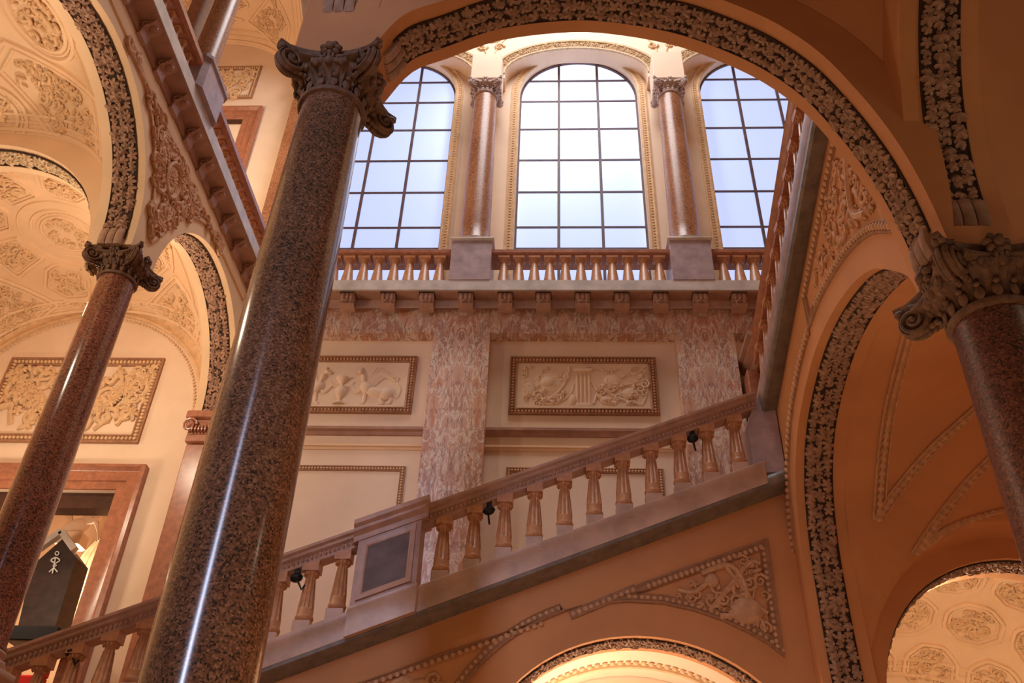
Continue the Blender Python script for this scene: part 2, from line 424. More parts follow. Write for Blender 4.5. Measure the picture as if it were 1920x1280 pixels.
# ------------------------------------------------------------------ columns with angular ionic capitals
def np3(*a): return np.array(a, float)
def capital_parts(r, hc, half, fl=34):
    """bell+abacus mesh, volute meshes, rosette meshes; origin at the neck, z up; half = half side at the abacus corner"""
    k = hc / .72; B = MB()
    B.lathe([(r * 1.0, -.02 * k), (r * 1.10, -.01 * k), (r * 1.14, .025 * k), (r * 1.10, .06 * k), (r * 1.0, .07 * k)], (0, 0, 0), 40)
    B.lathe([(r * .98, .06 * k), (r * 1.0, .2 * k), (r * 1.08, .28 * k), (r * 1.3, .36 * k), (r * 1.42, .42 * k), (r * 1.3, .47 * k), (r * .9, .5 * k)], (0, 0, 0), 204, (fl, .05 * k, .30 * k, .09))
    for i in range(16):
        t = 2 * PI * (i + .5) / 16; d = np3(math.cos(t), math.sin(t), 0); q = np3(-d[1], d[0], 0)
        B.ell(d * r * 1.08 + np3(0, 0, .14 * k), q * r * .13, d * r * .06, np3(0, 0, .085 * k), 8, 6)
        B.ell(d * r * 1.17 + np3(0, 0, .215 * k), q * r * .09, d * r * .07, np3(0, 0, .03 * k), 8, 6)
    for i in range(20):      # egg band
        t = 2 * PI * i / 20; d = np3(math.cos(t), math.sin(t), 0); q = np3(-d[1], d[0], 0)
        B.ell(d * r * 1.36 + np3(0, 0, .40 * k), q * r * .15, d * r * .12, np3(0, 0, .075 * k), 7, 5)
    def conc(z, sc_, dep):
        L = []
        for s in range(4):
            a = s * PI / 2; d = np3(math.cos(a), math.sin(a), 0); l = np3(-d[1], d[0], 0)
            for j in range(13):
                u = -1 + 2 * j / 12
                uu = u * (.93 if abs(u) == 1 else .93)
                p = d * (half - dep * (1 - u * u) ** .8 - .02) + l * uu * half
                if abs(u) == 1: p = d * half * .985 + l * math.copysign(half * .90, u)
                p = p * sc_; L.append((p[0], p[1], z))
        return L
    dep = half * .30
    B.loft([conc(.50 * k, .84, dep), conc(.53 * k, .90, dep), conc(.56 * k, .93, dep), conc(.585 * k, .97, dep), conc(.60 * k, 1.0, dep), conc(.65 * k, 1.0, dep), conc(.655 * k, .97, dep)], True, True)
    # cushion under each side, running between its two volutes
    for s in range(4):
        a = s * PI / 2; d = np3(math.cos(a), math.sin(a), 0); l = np3(-d[1], d[0], 0); loops = []
        for j in range(9):
            u = -1 + 2 * j / 8; c = d * (half * .70 + abs(u) ** 2 * half * .10) + l * u * half * .55
            loops.append([c + np3(0, 0, .43 * k), c + d * .05 * k + np3(0, 0, .45 * k), c + d * .05 * k + np3(0, 0, .49 * k), c + np3(0, 0, .52 * k), c - d * .2 * k + np3(0, 0, .52 * k), c - d * .2 * k + np3(0, 0, .43 * k)])
        B.loft(loops, True, True)
        for u in (-.3, -.15, .15, .3):      # leaf tips hanging under the flower
            B.ell(d * half * .74 + l * u * half + np3(0, 0, .41 * k), l * half * .06, d * half * .07, np3(0, 0, .06 * k), 6, 4)
    vol, ros = [], []
    for s in range(4):
        a = s * PI / 2; d = np3(math.cos(a), math.sin(a), 0); l0 = np3(-d[1], d[0], 0)
        for h in (-1, 1):
            V = MB(); l = l0 * h; c30, s30 = math.cos(math.radians(43)), math.sin(math.radians(43))
            n = d * c30 - l * s30; u = l * c30 + d * s30; zz = np3(0, 0, 1)
            c = (d + l) * half * .735 + n * .035 * k + zz * .395 * k; R = .18 * k
            L = []
            for rr, off in ((R * .80, -.04 * k), (R, -.015 * k), (R, .015 * k), (R * .9, .035 * k), (R * .82, .01 * k), (R * .3, .01 * k)):
                L.append([c + u * rr * math.cos(2 * PI * q / 20) + zz * rr * math.sin(2 * PI * q / 20) + n * off for q in range(20)])
            V.loft(L, True, True)
            sp = []
            for q in range(34):
                t = q / 33; th = PI / 2 - h * 0 + 2 * PI * 2.1 * t; rr = R * .92 * (1 - t) ** .85 + R * .06
                sp.append(c + u * rr * math.cos(th) + zz * rr * math.sin(th) + n * (.035 + .03 * t) * k)
            V.tube(sp, lambda t: R * .15 * (1 - .4 * t), 6)
            V.ell(c + n * .05 * k, u * R * .2, zz * R * .2, n * .03 * k, 8, 5)
            # little leaf between volute and abacus corner
            V.ell(c + u * R * .75 + zz * R * .95, u * R * .35, n * R * .22, zz * R * .25, 7, 4)
            for q in range(3): V.ell(c - zz * R * (.75 - .05 * q) + u * R * (-.5 - .35 * q) , u * R * .28, n * R * .2, zz * R * .22, 6, 4)
            vol.append(V)
        F = MB(); c = d * half * .78 + np3(0, 0, .60 * k)
        F.ell(c + d * .05 * k, l0 * .055 * k, d * .05 * k, np3(0, 0, .055 * k), 8, 6)
        for q in range(7):
            t = 2 * PI * q / 7 + .2; e = l0 * math.cos(t) + np3(0, 0, 1) * math.sin(t); g = np.cross(d, e)
            F.ell(c + e * .085 * k, e * .06 * k, g * .045 * k, d * .05 * k, 7, 5)
        for q in (-1, 0, 1): F.ell(c - np3(0, 0, .135 * k) + l0 * .05 * k * q, l0 * .03 * k, d * .045 * k, np3(0, 0, .05 * k), 6, 4)
        ros.append(F)
    return B, vol, ros
CAPS = {}
def add_capital(root, z, r, hc, half, m):
    key = (round(r, 3), round(hc, 3), round(half, 3), m)
    if key not in CAPS:
        B, vol, ros = capital_parts(r, hc, half)
        cp = B.build('capital', m, None, angle=50)
        for V in vol: V.build('volute', m, cp, angle=50)
        for F in ros: F.build('rosette', m, cp)
        CAPS[key] = cp; c = cp
    else:
        c = copy_tree(CAPS[key])
    c.parent = root; c.location = (0, 0, z); return c
def column(loc, r0, r1, h, hc, half, ms, mc, mb_, label, group=None, attic=True, spread=1.0):
    """loc: foot of the shaft's base; shaft with entasis, attic base, capital"""
    root = thing('column', loc, label, 'column', group)
    hb = r0 * 1.0 if attic else r0 * .5
    S = MB(); pr = [(r0 * 1.06, hb), (r0 * 1.06, hb + r0 * .1), (r0, hb + r0 * .22)]
    for i in range(1, 13):
        t = i / 12; pr.append((r0 + (r1 - r0) * t ** 1.6, hb + r0 * .22 + (h - hb - r0 * .22) * t))
    S.lathe(pr, (0, 0, 0), 64); S.build('shaft', ms, root)
    Bs = MB()
    p = r0 * 1.42 * spread; Bs.bbox(-p, p, -p, p, 0, hb * .32, .01)
    Bs.lathe([(r0 * 1.2, hb * .3), (r0 * 1.36, hb * .36), (r0 * 1.42, hb * .46), (r0 * 1.36, hb * .57), (r0 * 1.2, hb * .62), (r0 * 1.14, hb * .68), (r0 * 1.16, hb * .75), (r0 * 1.26, hb * .8), (r0 * 1.29, hb * .87), (r0 * 1.24, hb * .95), (r0 * 1.02, hb)], (0, 0, 0), 48)
    Bs.v = [((x * (1 + (spread - 1) * min(1, max(0, (math.hypot(x, y) / r0 - 1) / .1))), y * (1 + (spread - 1) * min(1, max(0, (math.hypot(x, y) / r0 - 1) / .1))), z) if z > hb * .32 else (x, y, z)) for x, y, z in Bs.v]
    Bs.build('base', mb_, root, angle=60)
    add_capital(root, h, r1, hc, half, mc)
    return root

cL = column((-2.74, 7.0, .35), .450, .372, 8.63 - .35, .72, .655, 'granite', 'capital', 'capital', 'brown speckled granite column with blue light streak, largest and nearest on the left')
cR = column((4.25, 7.0, -1.1), .445, .372, 5.40 + 1.1, .72, .655, 'granite_dark', 'capital', 'capital', 'dark red granite column at the right edge, its top far lower than the left one')
pd = MB(); pd.bbox(-3.5, -2.0, 6.25, 7.75, FLOOR, .35, .02); tag(pd.build('column_pedestal', 'string'), 'square stone pedestal below the frame under the large left granite column', 'pedestal')
cS = column((-7.22, 10.95, 2.98), .335, .285, 9.27 - 2.98, .56, .50, 'granite_red', 'capital', 'string', 'slim red granite column under the left arcade, standing in front of the big doorway', None, True, .86)
# column of the left arcade nearer to the visitor, outside the frame on the left
fl = MB().box(-40, 40, -12, 30, FLOOR - .3, FLOOR); struct(fl.build('floor', 'floor'))

# ------------------------------------------------------------------ back wall, lower storey (plane Y = 16)
YB = 16.0
doorx0, doorx1, doorz = -12.2, -8.85, 8.04
zc = 20.5
led = at(1000, 543, Y=15.2)[2]           # underside of the ledge front
zl = 13.25                                # balcony floor level
bw = MB().prism([(-14.5, YB, FLOOR), (doorx0, YB, FLOOR), (doorx0, YB, doorz), (doorx1, YB, doorz), (doorx1, YB, FLOOR), (4.3, YB, FLOOR), (4.3, YB, 7.3), (9.5, YB, 7.3), (9.5, YB, 13.0), (-14.5, YB, 13.0)], (0, .5, 0))
struct(bw.build('wall_back', 'plaster_pale', smooth=False))

def frame_ring(x0, x1, z0, z1, Y, wd, hgt, beads_step=.12):
    """carved egg-and-dart picture frame standing proud of a wall at depth Y (outer rectangle given)"""
    m = MB(); n = (0, -1, 0)
    pts = [(x0, Y, z0), (x1, Y, z0), (x1, Y, z1), (x0, Y, z1)]
    m.ring(pts, n, [(0, -.01), (0, hgt), (wd * .18, hgt * 1.2), (wd * .3, hgt * .45), (wd * .75, hgt * .4), (wd * .85, hgt * .8), (wd, hgt * .7), (wd, -.01)])
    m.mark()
    q = wd * .52; C = [(x0 + q, z0 + q), (x1 - q, z0 + q), (x1 - q, z1 - q), (x0 + q, z1 - q)]
    for i in range(4):
        a, b = C[i], C[(i + 1) % 4]
        beads(m, [(a[0], Y - hgt * .55, a[1]), (b[0], Y - hgt * .55, b[1])], n, beads_step * .25, beads_step * .62, wd * .27 / (beads_step * .25) * .95, 1.3)
    return m
# pilaster centre lines on the back wall, measured at the balcony front
PX = [at(868, 600, Y=15.68)[0], at(1318, 600, Y=15.68)[0]]
BAY = PX[1] - PX[0]
PXL = PX[0] - BAY; PXR = PX[1] + BAY
pw = (at(924, 640, Y=15.68)[0] - at(817, 640, Y=15.68)[0]) / 2
frz_t = at(1000, 580, Y=15.66)[2]; frz_b = at(1000, 623, Y=15.66)[2]
for i, x in enumerate(PX):
    m_ = breccia('mirrored_vein_marble', x); pl = MB().bbox(x - pw, x + pw, 15.66, 16.05, FLOOR, frz_t, .004)
    tag(pl.build('pilaster', m_, smooth=False), ['veined pink and grey marble pilaster between the two relief panels, seen in full', 'veined pink and grey marble pilaster right of the trophy relief, partly behind the stair balusters'][i], 'pilaster')
for i, (x0, x1) in enumerate(((-7.6, PX[0] - pw), (PX[0] + pw, PX[1] - pw), (PX[1] + pw, 7.6))):
    m_ = breccia('flowing_vein_marble', (x0 + x1) / 2, 1); fz = MB().bbox(x0, x1, 15.66, 16.02, frz_b, frz_t, .004)
    tag(fz.build('frieze_beam', m_, smooth=False), ['veined marble beam left of the full-height pilaster, above the griffin relief', 'veined marble beam between the two pilasters, above the trophy relief', 'short veined marble beam end right of the right pilaster, above the doorway'][i], 'beam')
# cornice over the frieze: bed moulding, corbels, ledge
def corbel(x, y0, y1, z1, s=1.0):
    m = MB(); hw = .16 * s; h = (z1 - cor_b)
    prof = [(y1, 0), (y0, 0), (y0, -.10 * h), (y0 + .04, -.16 * h), (y0 + .03, -.4 * h), (y0 + .10, -.62 * h), (y0 + .06, -.8 * h), (y0 + .12, -.95 * h), (y1, -h)]
    m.prism([(x - hw, y, z1 + z) for y, z in prof], (2 * hw, 0, 0))
    m.bbox(x - hw * 1.15, x + hw * 1.15, y0 - .02, y1, z1 - .05, z1, .008)
    for q in (-.6, 0, .6): m.ell((x + q * hw, y0 + .03, z1 - h * .36), (hw * .24, 0, 0), (0, .035, 0), (0, 0, h * .28), 6, 5)
    for q in (-.45, .45): m.tube([(x + q * hw, y0 + .03, z1 - h * .86), (x + q * hw * 1.4, y0 + .01, z1 - h * .72), (x + q * hw * .6, y0 + .01, z1 - h * .7)], hw * .14, 5)
    return m
co = thing('cornice', (0, 15.5, zl), 'pale marble cornice with carved corbels along the back wall under the balcony', 'cornice')
yf = 15.12
led_b = at(1000, 543, Y=yf)[2]; led_t = at(1000, 525, Y=yf)[2]; cor_b = at(1000, 573, Y=15.25)[2]
sub(co, MB().prism([(-7.6, y, z) for y, z in ((yf, led_b), (yf, led_t), (16.1, led_t), (16.1, led_b + .02), (15.4, led_b + .02))], (15.2, 0, 0)), 'ledge', 'ledge')
sub(co, MB().box(-7.6, 7.6, yf + .05, 15.5, led_b - .02, led_b + .03), 'soffit_board', 'pink', smooth=False)
sub(co, MB().prism([(-7.6, y, z) for y, z in ((15.46, led_b + .03), (16.05, led_b + .03), (16.05, frz_t), (15.62, frz_t), (15.42, frz_t - .15), (15.42, frz_t - .10), (15.46, frz_t - .08))], (15.2, 0, 0)), 'bed_moulding', 'string')
for px in (655, 730, 802, 875, 948, 1019, 1092, 1165, 1237, 1311, 1383, 1456, 582, 510):
    x = at(px, 560, Y=15.4)[0]
    sub(co, corbel(x, 15.19, 15.5, led_b + .03), 'corbel', 'pink', angle=60)
# string mouldings of the back wall
for i, (py0, py1, dp) in enumerate(((803, 815, .14), (833, 842, .07))):
    for j, (x0, x1) in enumerate(((-7.6, PX[0] - pw), (PX[0] + pw, PX[1] - pw), (PX[1] + pw, 6.2))):
        z1, z0 = at(1000, py0, Y=15.9)[2], at(1000, py1, Y=15.9)[2]
        struct(MB().prism([(x0, y, z) for y, z in ((16.02, z0), (16 - dp * .3, z0), (16 - dp * .5, z0 + (z1 - z0) * .45), (16 - dp, z0 + (z1 - z0) * .6), (16 - dp, z1), (16.02, z1))], (x1 - x0, 0, 0)).build('trim_%d' % (1 + i * 3 + j), 'pink' if i == 0 else 'plaster'))
# framed relief panels
pz1, pz0 = at(1000, 669, Y=15.95)[2], at(1000, 776, Y=15.95)[2]
pxa, pxb = at(957, 669, Y=15.95)[0], at(1229, 669, Y=15.95)[0]
dz1 = at(1000, 876, Y=15.97)[2]
def strokes(m, S, x0, z0, w_, h_, Y, k=1.0):
    for pts, r in S:
        P = [(x0 + u * w_, Y - .012, z0 + v * h_) for u, v in (smooth_path(pts, 4) if len(pts) > 2 else pts)]
        m.tube(P, r * h_ * k, 6)
def blobs(m, S, x0, z0, w_, h_, Y):
    for u, v, a, b, t, d in S:
        c, s_ = math.cos(t), math.sin(t)
        m.ell((x0 + u * w_, Y, z0 + v * h_), (a * h_ * c, 0, a * h_ * s_), (-b * h_ * s_, 0, b * h_ * c), (0, -d * h_, 0), 12, 7)
cxm = (pxa + pxb) / 2; half_w = (pxb - pxa) / 2; bayw = PX[1] - PX[0]
fw = .145
for i, cx in enumerate((at(783, 669, Y=15.95)[0] - half_w, cxm)):
    r_ = thing('relief_panel', (cx, YB, (pz0 + pz1) / 2), ['framed stucco relief of two winged griffins facing a vase, left of the full pilaster', 'framed stucco relief of arms, a shield and a fluted stand, under the middle window'][i], 'relief')
    sub(r_, frame_ring(cx - half_w, cx + half_w, pz0, pz1, YB, fw, .07), 'carved_frame', 'stucco_deep')
    x0, x1, z0, z1 = cx - half_w + fw, cx + half_w - fw, pz0 + fw, pz1 - fw
    pnl = MB().box(x0 + .03, x1 - .03, YB - .012, YB + .02, z0, z1); sub(r_, pnl, 'panel_ground', 'plaster_pale', smooth=False)
    W_, H_ = x1 - x0, z1 - z0; F = MB()
    F.box(x0 + .05, x1 - .05, YB - .07, YB, z0, z0 + .05)
    if i == 0:
        for h in (-1, 1):
            def u(a): return .5 + h * a
            blobs(F, [(u(.27), .33, .24, .11, -h * .18, .10), (u(.185), .43, .11, .15, h * .5, .11), (u(.345), .30, .14, .15, 0, .11), (u(.155), .64, .055, .10, h * .35, .09), (u(.125), .76, .062, .05, 0, .09), (u(.10), .735, .045, .022, -h * .5, .07), (u(.135), .84, .014, .045, h * .3, .06)], x0, z0, W_, H_, YB)
            strokes(F, [([(u(.165), .40), (u(.125), .33), (u(.095), .40), (u(.075), .47)], .032), ([(u(.19), .34), (u(.185), .2), (u(.18), .1), (u(.155), .08)], .036),
                        ([(u(.34), .30), (u(.31), .18), (u(.325), .1), (u(.295), .08)], .045), ([(u(.37), .28), (u(.385), .17), (u(.37), .09), (u(.345), .08)], .038),
                        ([(u(.39), .30), (u(.43), .22), (u(.445), .42), (u(.415), .55), (u(.425), .66)], .02)], x0, z0, W_, H_, YB)
            for q in range(8):
                t = q / 7; strokes(F, [([(u(.19 + .006 * q), .50 - .01 * q), (u(.22 + .014 * q), .66 + .10 * (1 - t)), (u(.25 + .022 * q), .88 - .30 * t)], .026)], x0, z0, W_, H_, YB)
                if q < 6: strokes(F, [([(u(.25 + .022 * q), .88 - .30 * t), (u(.285 + .022 * q), .86 - .26 * t)], .02)], x0, z0, W_, H_, YB)
        F.lathe([(.02, 0), (.13, .01), (.13, .05), (.04, .09), (.03, .15), (.10, .25), (.13, .36), (.10, .44), (.04, .48), (.05, .56), (.13, .64), (.15, .68), (.14, .7), (.02, .7)], (cx, YB - .02, z0 + .06), 20)
        strokes(F, [([(.5, .5), (.44, .47), (.41, .56)], .025), ([(.5, .5), (.56, .47), (.59, .56)], .025)], x0, z0, W_, H_, YB)
    else:
        for q in range(4): F.ell((cx - .13 + q * .087, YB - .01, z0 + H_ * .42), (.035, 0, 0), (0, .05, 0), (0, 0, H_ * .38), 8, 6)
        F.bbox(cx - .2, cx + .2, YB - .09, YB, z0 + H_ * .80, z0 + H_ * .86, .01); F.bbox(cx - .16, cx + .16, YB - .07, YB, z0 + .05, z0 + H_ * .12, .01)
        F.ell((cx, YB - .02, z0 + H_ * .9), (.17, 0, 0), (0, .07, 0), (0, 0, .035), 12, 6)
        strokes(F, [([(.40, .93), (.385, .68), (.32, .38), (.20, .10)], .03), ([(.20, .10), (.30, .12), (.40, .30), (.43, .55)], .018),
                    ([(.66, .42), (.80, .52), (.97, .58)], .028), ([(.66, .40), (.78, .22), (.93, .10)], .026), ([(.93, .10), (.97, .35), (.97, .58)], .02),
                    ([(.56, .62), (.60, .38), (.575, .12)], .025), ([(.60, .3), (.68, .18), (.74, .13)], .04)], x0, z0, W_, H_, YB)
        blobs(F, [(.25, .55, .30, .26, .6, .05), (.24, .58, .16, .14, .3, .09), (.10, .45, .13, .2, .2, .05), (.72, .62, .17, .15, 0, .05), (.84, .34, .16, .12, .3, .05), (.66, .2, .1, .08, 0, .06), (.42, .2, .08, .12, 0, .05)], x0, z0, W_, H_, YB)
        smp = poly_sampler([(x0 + .1, z0 + .1), (cx - .45, z0 + .1), (cx - .3, z1 - .1), (x0 + .1, z1 - .1)], lambda a, b: (a, YB - .02, b), (0, -1, 0)); motifs(F, smp, 40, .1)
        smp = poly_sampler([(cx + .3, z0 + .2), (x1 - .1, z0 + .1), (x1 - .1, z1 - .1), (cx + .3, z1 - .1)], lambda a, b: (a, YB - .02, b), (0, -1, 0)); motifs(F, smp, 40, .1)
    sub(r_, F, 'relief_figures', 'plaster_pale')
    # lower panel frame
    hw2 = half_w * .98 + .12
    lf = frame_ring(at(949, 877, Y=15.97)[0] if i else cx - hw2, at(1244, 880, Y=15.97)[0] if i else at(761, 875, Y=15.97)[0], 3.0, dz1, YB, .11, .03, .1)
    tag(lf.build('panel_frame', 'plaster'), ['thin carved plaster frame on the wall below the griffin relief', 'thin carved plaster frame on the wall below the trophy relief, behind the stair balusters'][i], 'wall frame')

# ------------------------------------------------------------------ balcony balustrade on the back wall
def baluster_small(h):
    m = MB(); s = h / .62
    m.bbox(-.10 * s, .10 * s, -.10 * s, .10 * s, h - .05 * s, h, .006)
    m.lathe([(.05 * s, h - .14 * s), (.06 * s, h - .12 * s), (.085 * s, h - .07 * s), (.09 * s, h - .05 * s)], (0, 0, 0), 16)
    m.lathe([(.10 * s, 0), (.115 * s, .03 * s), (.11 * s, .07 * s), (.10 * s, .10 * s), (.055 * s, h - .13 * s), (.05 * s, h - .12 * s)], (0, 0, 0), 20, (10, .1 * s, h - .15 * s, .1))
    return m
ybal = 15.36
rz1, rz0 = at(1088, 467, Y=ybal - .14)[2], at(1088, 478, Y=ybal - .14)[2]
bal_h = rz0 - led_t + .01
bsm = baluster_small(bal_h)
PED = []
def railing(name, x0, x1, xs, label, proto=[None]):
    r_ = thing(name, ((x0 + x1) / 2, ybal, led_t), label, 'balustrade', 'balcony balustrades')
    z0, z1 = rz0, rz1
    rail = MB().prism([(x0, y, z) for y, z in ((ybal - .12, z0), (ybal - .12, z0 + .03), (ybal - .17, z0 + .06), (ybal - .17, z1 - .03), (ybal - .14, z1), (ybal + .40, z1), (ybal + .43, z1 - .03), (ybal + .43, z0 + .06), (ybal + .38, z0 + .03), (ybal + .38, z0))], (x1 - x0, 0, 0))
    sub(r_, rail, 'handrail', 'rust')
    for x in xs:
        if proto[0] is None:
            b = bsm.build('baluster', 'baluster', r_); proto[0] = b
        else:
            b = proto[0].copy(); col.objects.link(b); b.parent = r_
        b.location = (x - (x0 + x1) / 2, 0, 0)
    return r_
px_ = lambda p, y=500: at(p, y, Y=ybal)[0]
pedx = [(at(845, 480, Y=15.08)[0], at(921, 480, Y=15.08)[0]), (at(1258, 480, Y=15.08)[0], at(1336, 480, Y=15.08)[0])]
ped_t = at(1000, 449, Y=15.08)[2]
lx0 = -6.65
railing('balustrade', lx0, pedx[0][0] + .02, [px_(p) for p in (825, 797, 768, 740, 710, 683, 655, 628, 600, 572, 544, 516)], 'balcony balustrade left of both pedestals, in front of the left window')
railing('balustrade', pedx[0][1] - .02, pedx[1][0] + .02, [px_(p) for p in (945, 973, 1002, 1031, 1060, 1089, 1118, 1148, 1177, 1207, 1236)], 'balcony balustrade in front of the middle window, between the two pedestals')
railing('balustrade', pedx[1][1] - .02, 7.6, [px_(p) for p in (1356, 1385, 1413, 1441, 1470, 1498)], 'short visible stretch of balcony balustrade in front of the right window')
ycol = 15.55
for i, (a, b) in enumerate(pedx):
    pm = MB().bbox(a, b, 15.10, 16.0, led_t, ped_t, .012)
    tag(pm.build('pedestal', 'pedestal'), ['lilac-grey marble pedestal under the upper column left of the middle window', 'lilac-grey marble pedestal under the upper column right of the middle window'][i], 'pedestal')
# upper columns
UC = []
for i, (px0, pyb, pyt) in enumerate(((888, 445, 172), (1287, 445, 168))):
    x = (pedx[i][0] + pedx[i][1]) / 2
    zt = at(911 if i == 0 else 1254, 176, Y=ycol - .2)[2]
    c = column((x, ycol, ped_t), .36, .30, zt - ped_t, .52, .47, 'granite_amber', 'capital_pale', 'ledge', ['amber marble column between the left and middle windows', 'amber marble column between the middle and right windows'][i], None, False)
    UC.append((x, zt + .47))
# ------------------------------------------------------------------ upper storey: window wall, windows, arches on the columns
YW, YG = 16.35, 16.6
def wxz(px, py, Y=YG): p = at(px, py, Y=Y); return p[0], p[2]
wcx = wxz(1089, 427)[0]; whw = (wxz(1214, 427)[0] - wxz(966, 427)[0]) / 2
wtop = wxz(1088, 119)[1]; wspr = wtop - whw * 1.0
ucs = (UC[1][0] - UC[0][0])
wbase = 13.35
WC = [wcx - ucs * 1.0, wcx, wcx + ucs * 1.0]
WC[0] = (wxz(830, 427)[0]) - whw; WC[2] = wxz(1345, 427)[0] + whw
bars_x = (-whw / 3 * 1.0, whw / 3 * 1.0)
tz = [wxz(1088, y)[1] for y in (467, 427, 361, 301, 243, 191, 153)]
wall_poly = [(-14.5, 12.9)]
for c in WC:
    wall_poly += [(c - whw, wbase)] + [(c + whw * math.cos(PI - PI * k / 24), wspr + whw * math.sin(PI * k / 24)) for k in range(25)] + [(c + whw, wbase)]
    if c != WC[2]: pass
# openings cut as notches reaching down to the gallery floor
def notch_wall(x0, x1, z0, z1, centres, hw, spring, rise=None):
    P = [(x0, z1), (x0, z0)]
    for c in centres:
        P += [(c - hw, z0)] + [(c - hw * math.cos(PI * k / 28), spring + (rise or hw) * math.sin(PI * k / 28)) for k in range(29)] + [(c + hw, z0)]
    return P + [(x1, z0), (x1, z1)]
ww = MB().prism([(x, YW, z) for x, z in notch_wall(-14.5, 10.5, 12.9, 27, WC, whw, wspr)], (0, .5, 0))
struct(ww.build('wall_back', 'plaster_pale', smooth=False))
for i, c in enumerate(WC):
    g = MB(); P = [(c - whw, YG, wbase - .4)] + [(c - whw * math.cos(PI * k / 28), YG, wspr + whw * math.sin(PI * k / 28)) for k in range(29)] + [(c + whw, YG, wbase - .4)]
    g.prism(P, (0, .03, 0))
    fr = MB(); prof = [(-.02, 0), (-.02, .06), (.05, .06), (.05, 0)]
    fr.ring([(p[0], YG, p[2]) for p in P], (0, -1, 0), [(-u, h) for u, h in prof], True)
    for b in bars_x:
        zt = wspr + math.sqrt(max(0, whw ** 2 - b ** 2)); fr.box(c + b - .035, c + b + .035, YG - .05, YG + .01, wbase - .4, zt)
    for z in tz + [wbase + .05]:
        hw = whw if z < wspr else math.sqrt(max(0, whw ** 2 - (z - wspr) ** 2)); fr.box(c - hw, c + hw, YG - .04, YG + .01, z - .022, z + .022)
    wn = g.build('window_%d' % (i + 1), 'glass', smooth=False); struct(wn)
    fr.build('window_frame', 'iron', wn, smooth=False)
    # beaded architrave around the opening
    A = MB(); pth = [(c - whw, YW, wbase)] + [(c - whw * math.cos(PI * k / 28), YW, wspr + whw * math.sin(PI * k / 28)) for k in range(29)] + [(c + whw, YW, wbase)]
    A.ring(pth, (0, -1, 0), [(.0, -.01), (.0, .05), (.05, .07), (.1, .03), (.16, .03), (.2, .07), (.24, .05), (.24, -.01)], False)
    beads(A, [(p[0] + .13 * (0), p[1] - .03, p[2]) for p in [(c - (whw + .13), YW, wbase)] + [(c - (whw + .13) * math.cos(PI * k / 28), YW, wspr + (whw + .13) * math.sin(PI * k / 28)) for k in range(29)] + [(c + (whw + .13), YW, wbase)]], (0, -1, 0), .035, .1)
    struct(A.build('trim_%d' % (10 + i), 'stucco'))
# upper arcade wall carried by the amber columns
YA = 15.88; ua_spr = at(912, 139, Y=YA)[2]
uax = [2 * UC[0][0] - UC[1][0], UC[0][0], UC[1][0], 2 * UC[1][0] - UC[0][0]]
uac = [(uax[k] + uax[k + 1]) / 2 for k in range(3)]; uhw = (UC[1][0] - UC[0][0]) / 2 - .46
urise = at(1083, 92, Y=YA)[2] - ua_spr
ua = MB().prism([(x, YA, z) for x, z in notch_wall(-7.5, 10.4, ua_spr - .18, 26.5, uac, uhw, ua_spr, urise)], (0, .48, 0))
struct(ua.build('wall_back', 'plaster_pale', smooth=False))
for i, c in enumerate(uac):
    pth = [(c - (uhw + .17) * math.cos(PI * k / 30), YA, ua_spr + (urise + .17) * math.sin(PI * k / 30)) for k in range(31)]
    G = MB(); leaf_band(G, pth, lambda p, t: np.cross((0, -1, 0), t), lambda p, t: (0, -1, 0), .30, .075, .11)
    G.ring([(c - uhw * math.cos(PI * k / 30), YA, ua_spr + urise * math.sin(PI * k / 30)) for k in range(31)], (0, -1, 0), [(0, -.01), (0, .05), (.05, .05), (.05, -.01)], False)
    G.ring([(c - (uhw + .32) * math.cos(PI * k / 30), YA, ua_spr + (urise + .32) * math.sin(PI * k / 30)) for k in range(31)], (0, -1, 0), [(0, -.01), (0, .05), (.06, .06), (.06, -.01)], False)
    tag(G.build('leaf_garland', 'leaf_pale'), ['pale leaf garland round the upper arch over the left window, mostly hidden', 'pale leaf garland round the upper arch over the middle window', 'pale leaf garland round the upper arch over the right window, cut by the near arch'][i], 'garland')
# impost blocks tying the columns to the arcade wall
for i, (x, z) in enumerate(UC):
    struct(MB().bbox(x - .42, x + .42, 15.2, 16.0, z + .02, ua_spr + .02, .02).build('wall_impost', 'plaster_pale'))
# vault between arcade wall and window wall, with light stucco
vb = MB()
for c in uac:
    L = []
    for k in range(29): L.append([(c - (uhw + .02) * math.cos(PI * k / 28), y, ua_spr + (urise + .02) * math.sin(PI * k / 28)) for y in (YA + .4, YW + .02)])
    vb.loft(L, False)
struct(vb.build('ceiling', 'plaster_pale'))
# shallow relief tracery on the wall between the upper arches
for i, x in enumerate(uax[1:3]):
    R_ = MB(); zb = ua_spr + .55
    for s in (-1, 1):
        P = smooth_path([(x + s * .04, YA - .01, zb), (x + s * .25, YA - .01, zb + .8), (x + s * .7, YA - .01, zb + 1.5)], 5); R_.tube(P, .025, 5)
    R_.tube([(x - .75 + .05 * k, YA - .01, zb + 1.55 + .1 * math.sin(k * .5)) for k in range(31)], .025, 5)
    R_.tube([(x + .3 * math.cos(2 * PI * k / 20), YA - .01, zb + 1.15 + .22 * math.sin(2 * PI * k / 20)) for k in range(21)], .02, 5)
    for s in (-1, 1): scroll(R_, (x + s * .25, YA - .01, zb + .7), (1, 0, 0), (0, 0, 1), (0, -1, 0), .16, 1.5, s)
    tag(R_.build('stucco_tracery', 'stucco'), ['faint stucco tracery above the amber column left of the middle window', 'faint stucco tracery above the amber column right of the middle window'][i], 'relief')

